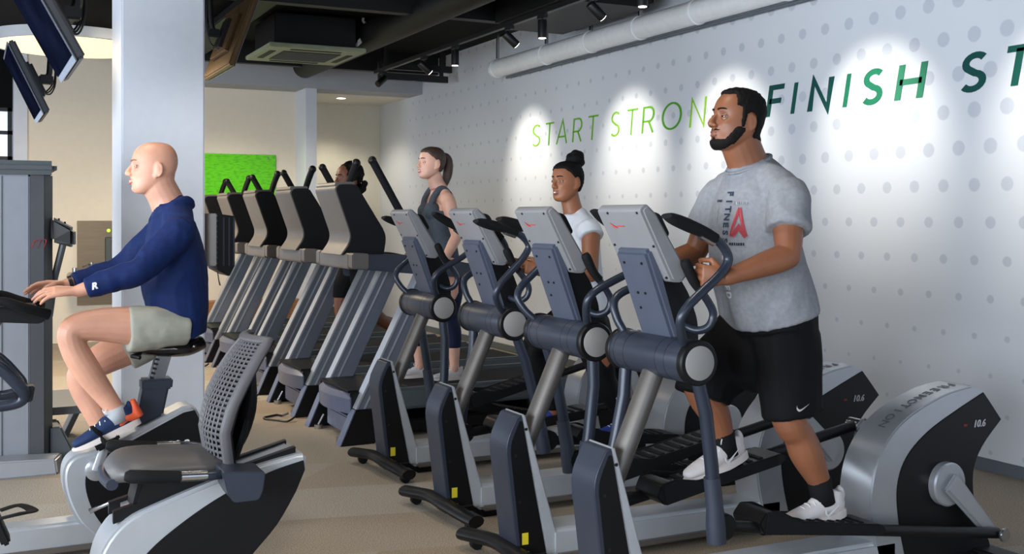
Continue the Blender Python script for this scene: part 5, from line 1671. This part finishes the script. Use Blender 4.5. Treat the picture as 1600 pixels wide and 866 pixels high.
m.transform(frame((0.3, 0.04, 1.40), (0, 1, 0), (0, 0, 1)))
wrap(m, tp.data, (-1, 0, 0), 0.003)
put('shirt_print', m, 'pine_a', tp, 0)
lg = region(F.body, lambda p: 0.47 < p.z < 1.06 and abs(p.y) < 0.19, 0.006, 'leggings', 'legging_black', F.root)
m = text_mesh('ru', 0.07, 0.0, offset=0.002)
m.transform(frame((-0.17, 0.5, 0.56), (-0.9, 0, 0.25), (0.25, 0, 0.9)))
wrap(m, lg.data, (0, -1, 0), 0.003)
put('legging_print', m, 'white_print', F.root, 0)
mat('shoe_blue', (40, 62, 150), 0.6)
mat('sole_red', (190, 52, 66), 0.6)
shoe(F, (-0.31, 0.12, 0.355), (-0.05, 0.12, 0.340), upm='shoe_blue', solem='sole_red', lacem='lace_white')
shoe(F, (0.02, -0.12, 0.415), (0.27, -0.12, 0.375), upm='shoe_blue', solem='sole_red', lacem='lace_white')

# ---- woman in the tank top on the first treadmill
F = Fig('woman with a brown ponytail and dark grey tank top walking on a treadmill', (3.06, 7.38, 0))
F.limb([(-0.03, 0, 1.14), (-0.03, 0, 1.26), (-0.015, 0, 1.42), (-0.01, 0, 1.56), (0.0, 0, 1.68)], [(0.16, 0.115), (0.125, 0.095), (0.115, 0.090), (0.135, 0.105), (0.07, 0.055)], ref=(0, 1, 0))
for s in (-1, 1):
    F.B.ell((0.065, s * 0.06, 1.57), (0.055, 0.055, 0.055))
SH = ((-0.01, 0.168, 1.638), (0.0, -0.168, 1.638))
F.head((0.055, 0, 1.912), 0.12, 0.08, 0.98, neck=0.92, nb=(-0.0, 0, 1.74))
F.traps((-0.005, 0, 1.725), SH, 0.045)
for sd, sh, el, wr in ((1, SH[0], (-0.05, 0.235, 1.385), (0.08, 0.275, 1.185)), (-1, SH[1], (-0.03, -0.235, 1.385), (0.15, -0.27, 1.22))):
    F.limb([(sh[0], sh[1] * 0.6, sh[2] + 0.015), sh, V(sh).lerp(V(el), 0.5), el], [0.05, 0.056, 0.047, 0.038])
    F.limb([el, V(el).lerp(V(wr), 0.3), wr], [0.038, 0.039, 0.024])
    F._side = sd
    F.hand(wr, (0.75, -sd * 0.1, -0.6), (0.6, -sd * 0.3, 0.7), (0.4, 0.5, 0.4), 0.9)
F.limb([(-0.03, 0.09, 1.15), (-0.05, 0.105, 0.98), (-0.045, 0.11, 0.80), (-0.075, 0.11, 0.68), (-0.085, 0.11, 0.47), (-0.085, 0.11, 0.42)], [0.105, 0.092, 0.060, 0.055, 0.036, 0.036])
F.limb([(-0.02, -0.09, 1.15), (0.06, -0.105, 0.98), (0.13, -0.11, 0.80), (0.12, -0.11, 0.68), (0.10, -0.11, 0.47), (0.10, -0.11, 0.42)], [0.105, 0.092, 0.060, 0.055, 0.036, 0.036])
F.finish('skin_light', 0.006, 3)
F.face('hair_brown', 'lip_pink', smile=True)


def pony_hair(p):
    if p.z < 1.8:
        return False
    q = F.hl(p)
    if abs(q.y) > 0.0800 or q.z < -0.06:
        return False
    if q.x > 0.0:
        return q.z > 0.076 - max(0.0, 0.062 - q.x) * 0.85
    return q.z > (0.022 if q.x > -0.036 else -0.055)


region(F.body, pony_hair, 0.009, 'hair', 'hair_brown', F.root, 0.25)
pt = MB()
pt.tube([F.M4 @ V(p) for p in ((-0.08, 0, 0.065), (-0.125, 0, 0.07), (-0.15, 0, 0.03), (-0.150, 0, -0.06), (-0.13, 0, -0.14), (-0.115, 0, -0.185))], [0.026, 0.026, 0.034, 0.036, 0.026, 0.008], 14, sm=4)
put('ponytail', bake(pt, 0.006, 2), 'hair_brown', F.root, 180)
g = MB()
g.tube([(-0.03, 0, 1.13), (-0.03, 0, 1.22), (-0.02, 0, 1.36), (-0.008, 0, 1.47), (0.0, 0, 1.565)], [(0.170, 0.135), (0.150, 0.122), (0.130, 0.108), (0.138, 0.112), (0.145, 0.112)], 26, ref=(0, 1, 0), sm=4)
for s in (-1, 1):
    g.ell((0.068, s * 0.06, 1.57), (0.060, 0.062, 0.062))
    g.tube([(0.090, s * 0.075, 1.58), (0.066, s * 0.088, 1.67), (0.0, s * 0.092, 1.735), (-0.070, s * 0.085, 1.67), (-0.090, s * 0.07, 1.56)], [(0.024, 0.020)] * 5, 12, ref=(0, 1, 0), sm=4)
F.garment('tank_top', g, 'tank_grey', 0.0075, 4, 0.005, (9, 9, 3), 2.0)
region(F.body, lambda p: 0.575 < p.z < 1.19 and abs(p.y) < 0.19, 0.006, 'leggings', 'legging_navy', F.root)
shoe(F, (-0.155, 0.11, 0.342), (0.095, 0.11, 0.342))
shoe(F, (0.03, -0.11, 0.342), (0.28, -0.11, 0.342))

# ---- runner behind the treadmill consoles
F = Fig('runner with curly dark hair mostly hidden behind a treadmill console', (2.82, 8.543, 0))
F.limb([(-0.03, 0, 1.10), (-0.02, 0, 1.22), (0.0, 0, 1.38), (0.02, 0, 1.50), (0.04, 0, 1.61)], [(0.16, 0.115), (0.13, 0.10), (0.125, 0.095), (0.15, 0.105), (0.07, 0.055)], ref=(0, 1, 0))
F.head((0.075, 0, 1.835), 0.25, 0.0, 1.0, nose=1.15, neck=0.9, nb=(0.03, 0, 1.63))
F.traps((0.03, 0, 1.60), ((0.03, 0.18, 1.565), (0.03, -0.18, 1.565)), 0.045)
for sd, sh, el, wr in ((1, (0.03, 0.18, 1.575), (-0.10, 0.25, 1.36), (0.12, 0.24, 1.28)), (-1, (0.03, -0.18, 1.575), (0.08, -0.26, 1.34), (0.28, -0.2, 1.42))):
    F.limb([(sh[0], sh[1] * 0.6, sh[2] + 0.015), sh, V(sh).lerp(V(el), 0.5), el], [0.05, 0.056, 0.048, 0.038])
    F.limb([el, V(el).lerp(V(wr), 0.3), wr], [0.038, 0.039, 0.025])
    F._side = sd
    F.hand(wr, (0.9, 0, 0.2), (0, 0, 1), (0.9, 1.1, 0.7), 0.95, tcurl=0.5)
F.limb([(-0.03, 0.09, 1.11), (-0.04, 0.105, 0.95), (-0.06, 0.11, 0.79), (-0.16, 0.11, 0.70), (-0.30, 0.11, 0.60), (-0.34, 0.11, 0.56)], [0.105, 0.092, 0.060, 0.056, 0.038, 0.036])
F.limb([(-0.02, -0.09, 1.11), (0.05, -0.105, 0.95), (0.09, -0.11, 0.79), (0.07, -0.11, 0.66), (0.04, -0.11, 0.46), (0.03, -0.11, 0.42)], [0.105, 0.092, 0.060, 0.055, 0.037, 0.036])
F.finish('skin_deep', 0.0065, 3)
F.face('brow_dark', 'lip_brown')
hb = MB()
for k in range(60):
    a, b = random.uniform(0, 2 * PI), random.uniform(-0.7, 1)
    d = V((math.cos(a) * math.sqrt(1 - b * b), math.sin(a) * math.sqrt(1 - b * b), b))
    p = V((-0.040, 0, 0.040)) + V((d.x * 0.086, d.y * 0.086, d.z * 0.090))
    if p.x > 0.03 and p.z < 0.075:
        continue
    hb.ell(F.M4 @ p, 0.024)
hb.ell(F.M4 @ V((-0.022, 0, 0.045)), (0.098, 0.088, 0.092))
for k in range(14):
    hb.ell(F.M4 @ V((-0.10 - random.random() * 0.04, random.uniform(-0.05, 0.05), 0.0 - random.random() * 0.10)), 0.028)
put('hair', bake(hb, 0.008, 1), 'hair_black', F.root, 180)
g = MB()
g.tube([(-0.04, 0, 1.06), (-0.02, 0, 1.2), (0.0, 0, 1.36), (0.015, 0, 1.49), (0.03, 0, 1.57), (0.04, 0, 1.63)], [(0.18, 0.14), (0.16, 0.13), (0.155, 0.12), (0.17, 0.12), (0.16, 0.09), (0.075, 0.065)], 24, ref=(0, 1, 0), sm=4)
for s, el in ((1, (-0.04, 0.21, 1.47)), (-1, (0.06, -0.215, 1.46))):
    g.tube([(0.03, s * 0.11, 1.585), (0.03, s * 0.18, 1.57), el], [0.06, 0.068, 0.066], 14)
F.garment('t_shirt', g, 'teal_tee', 0.01, 4, 0.005, (9, 9, 4), 4.0)
region(F.body, lambda p: p.z < 1.13 and p.z > 0.86 and abs(p.y) < 0.2, 0.012, 'shorts', 'shorts_black', F.root)
shoe(F, (-0.42, 0.11, 0.60), (-0.33, 0.11, 0.37), upm='shoe_dark')
shoe(F, (-0.05, -0.11, 0.342), (0.20, -0.11, 0.342), upm='shoe_dark')

# ---- bald man on the upright bike
F = Fig('bald man in navy long sleeved shirt and pale shorts cycling', (0.80, 5.30, 0))
F.limb([(-0.045, 0, 1.04), (-0.065, 0, 1.12), (-0.085, 0, 1.24), (-0.07, 0, 1.36), (-0.04, 0, 1.48)], [(0.13, 0.085), (0.14, 0.10), (0.14, 0.10), (0.16, 0.11), (0.085, 0.065)], ref=(0, 1, 0))
SH = ((-0.05, 0.188, 1.455), (-0.035, -0.188, 1.455))
F.head((0.040, 0, 1.748), -0.03, 0.04, 1.04, nose=1.1, neck=1.16, nb=(-0.035, 0, 1.57))
F.traps((-0.045, 0, 1.55), SH, 0.055)
for sd, sh, el, wr in ((1, SH[0], (0.135, 0.265, 1.285), (0.385, 0.225, 1.200)), (-1, SH[1], (0.15, -0.27, 1.27), (0.40, -0.225, 1.205))):
    F.limb([(sh[0], sh[1] * 0.6, sh[2] + 0.015), sh, V(sh).lerp(V(el), 0.5), el], [0.06, 0.062, 0.052, 0.042])
    F.limb([el, V(el).lerp(V(wr), 0.3), wr], [0.042, 0.043, 0.027])
    F._side = sd
    F.hand(wr, (0.98, -sd * 0.05, 0.02), (0.10, -sd * 0.85, 0.35), (0.22, 0.35, 0.22) if sd > 0 else (0.2, 0.3, 0.2), 1.05, spread=0.023, tcurl=0.1)
F.limb([(-0.03, 0.10, 1.02), (0.10, 0.115, 1.025), (0.28, 0.12, 1.04), (0.395, 0.12, 1.025), (0.395, 0.12, 0.95), (0.34, 0.12, 0.84), (0.235, 0.12, 0.68), (0.20, 0.12, 0.625)], [0.075, 0.090, 0.075, 0.060, 0.058, 0.060, 0.042, 0.038])
F.limb([(-0.03, -0.10, 1.0), (0.10, -0.115, 0.93), (0.26, -0.12, 0.85), (0.345, -0.12, 0.80), (0.335, -0.12, 0.72), (0.27, -0.12, 0.60), (0.225, -0.12, 0.46), (0.215, -0.12, 0.40)], [0.075, 0.090, 0.074, 0.058, 0.056, 0.058, 0.042, 0.038])
F.finish('skin_fair', 0.0048, 3)
F.face('brow_fair', 'lip_pink', smile=True)
g = MB()
g.tube([(-0.115, 0, 0.965), (-0.085, 0, 1.07), (-0.060, 0, 1.20), (-0.055, 0, 1.32), (-0.050, 0, 1.44), (-0.046, 0, 1.52), (-0.040, 0, 1.59)], [(0.170, 0.085), (0.186, 0.130), (0.182, 0.148), (0.185, 0.142), (0.170, 0.115), (0.105, 0.090), (0.078, 0.078)], 26, ref=(0, 1, 0), sm=4)
for sh, el, wr in ((SH[0], (0.135, 0.265, 1.285), (0.385, 0.225, 1.200)), (SH[1], (0.15, -0.27, 1.27), (0.40, -0.225, 1.205))):
    e2 = V(el).lerp(V(wr), 0.86)
    g.tube([(sh[0], sh[1] * 0.55, sh[2] + 0.01), sh, V(sh).lerp(V(el), 0.5), el, V(el).lerp(V(wr), 0.45), e2], [0.070, 0.074, 0.068, 0.060, 0.054, 0.043], 18, sm=4)
F.traps((-0.05, 0, 1.545), SH, 0.068, g)
g.tube([(-0.128, 0, 1.575), (-0.110, 0.055, 1.595), (-0.04, 0.085, 1.580), (0.02, 0.055, 1.535), (0.05, 0.0, 1.49)], [0.022, 0.024, 0.020, 0.014, 0.010], 12, sm=3)
g.tube([(-0.128, 0, 1.575), (-0.110, -0.055, 1.595), (-0.04, -0.085, 1.580), (0.02, -0.055, 1.535), (0.05, 0.0, 1.49)], [0.022, 0.024, 0.020, 0.014, 0.010], 12, sm=3)
ls = F.garment('long_sleeved_shirt', g, 'navy_shirt', 0.007, 4, 0.005, (10, 10, 5), 1.0)
m = text_mesh('R', 0.038, 0.0, shear=0.3, offset=0.002)
m.transform(frame((0.325, 0.6, 1.222), (-1, 0, 0.30), (0.30, 0, 1)))
wrap(m, ls.data, (0, -1, 0), 0.003)
put('cuff_print', m, 'white_print', ls, 0)
MB().tube([(0.372, -0.225, 1.212), (0.388, -0.224, 1.208)], 0.036, 16).build('wristband', 'lamp_black', F.root)
g = MB()
g.tube([(-0.07, 0, 0.965), (-0.075, 0, 1.0), (-0.07, 0, 1.06)], [(0.15, 0.09), (0.170, 0.105), (0.170, 0.11)], 22, ref=(0, 1, 0))
g.tube([(-0.09, 0.10, 1.015), (0.03, 0.112, 1.015), (0.12, 0.115, 1.015), (0.165, 0.117, 1.015)], [(0.10, 0.082), (0.108, 0.094), (0.106, 0.102), (0.104, 0.102)], 20, ref=(0, 1, 0), sm=3)
g.tube([(-0.08, -0.10, 1.0), (0.03, -0.112, 0.965), (0.11, -0.115, 0.92), (0.15, -0.117, 0.90)], [0.105, 0.112, 0.106, 0.104], 20, sm=3)
F.garment('shorts', g, 'khaki_shorts', 0.0075, 4, 0.005, (8, 8, 8), 6.0)
for a, b in (((0.225, 0.12, 0.665), (0.20, 0.12, 0.60)), ((0.23, -0.12, 0.47), (0.215, -0.12, 0.39))):
    MB().tube([a, b], [0.047, 0.045], 18).build('sock', 'sock_grey', F.root, 180)
shoe(F, (0.110, 0.12, 0.585), (0.395, 0.12, 0.475), upm='shoe_navy', solem='shoe_sole', heelm='shoe_orange')
shoe(F, (0.125, -0.12, 0.355), (0.40, -0.12, 0.295), upm='shoe_navy', solem='shoe_sole', heelm='shoe_orange')
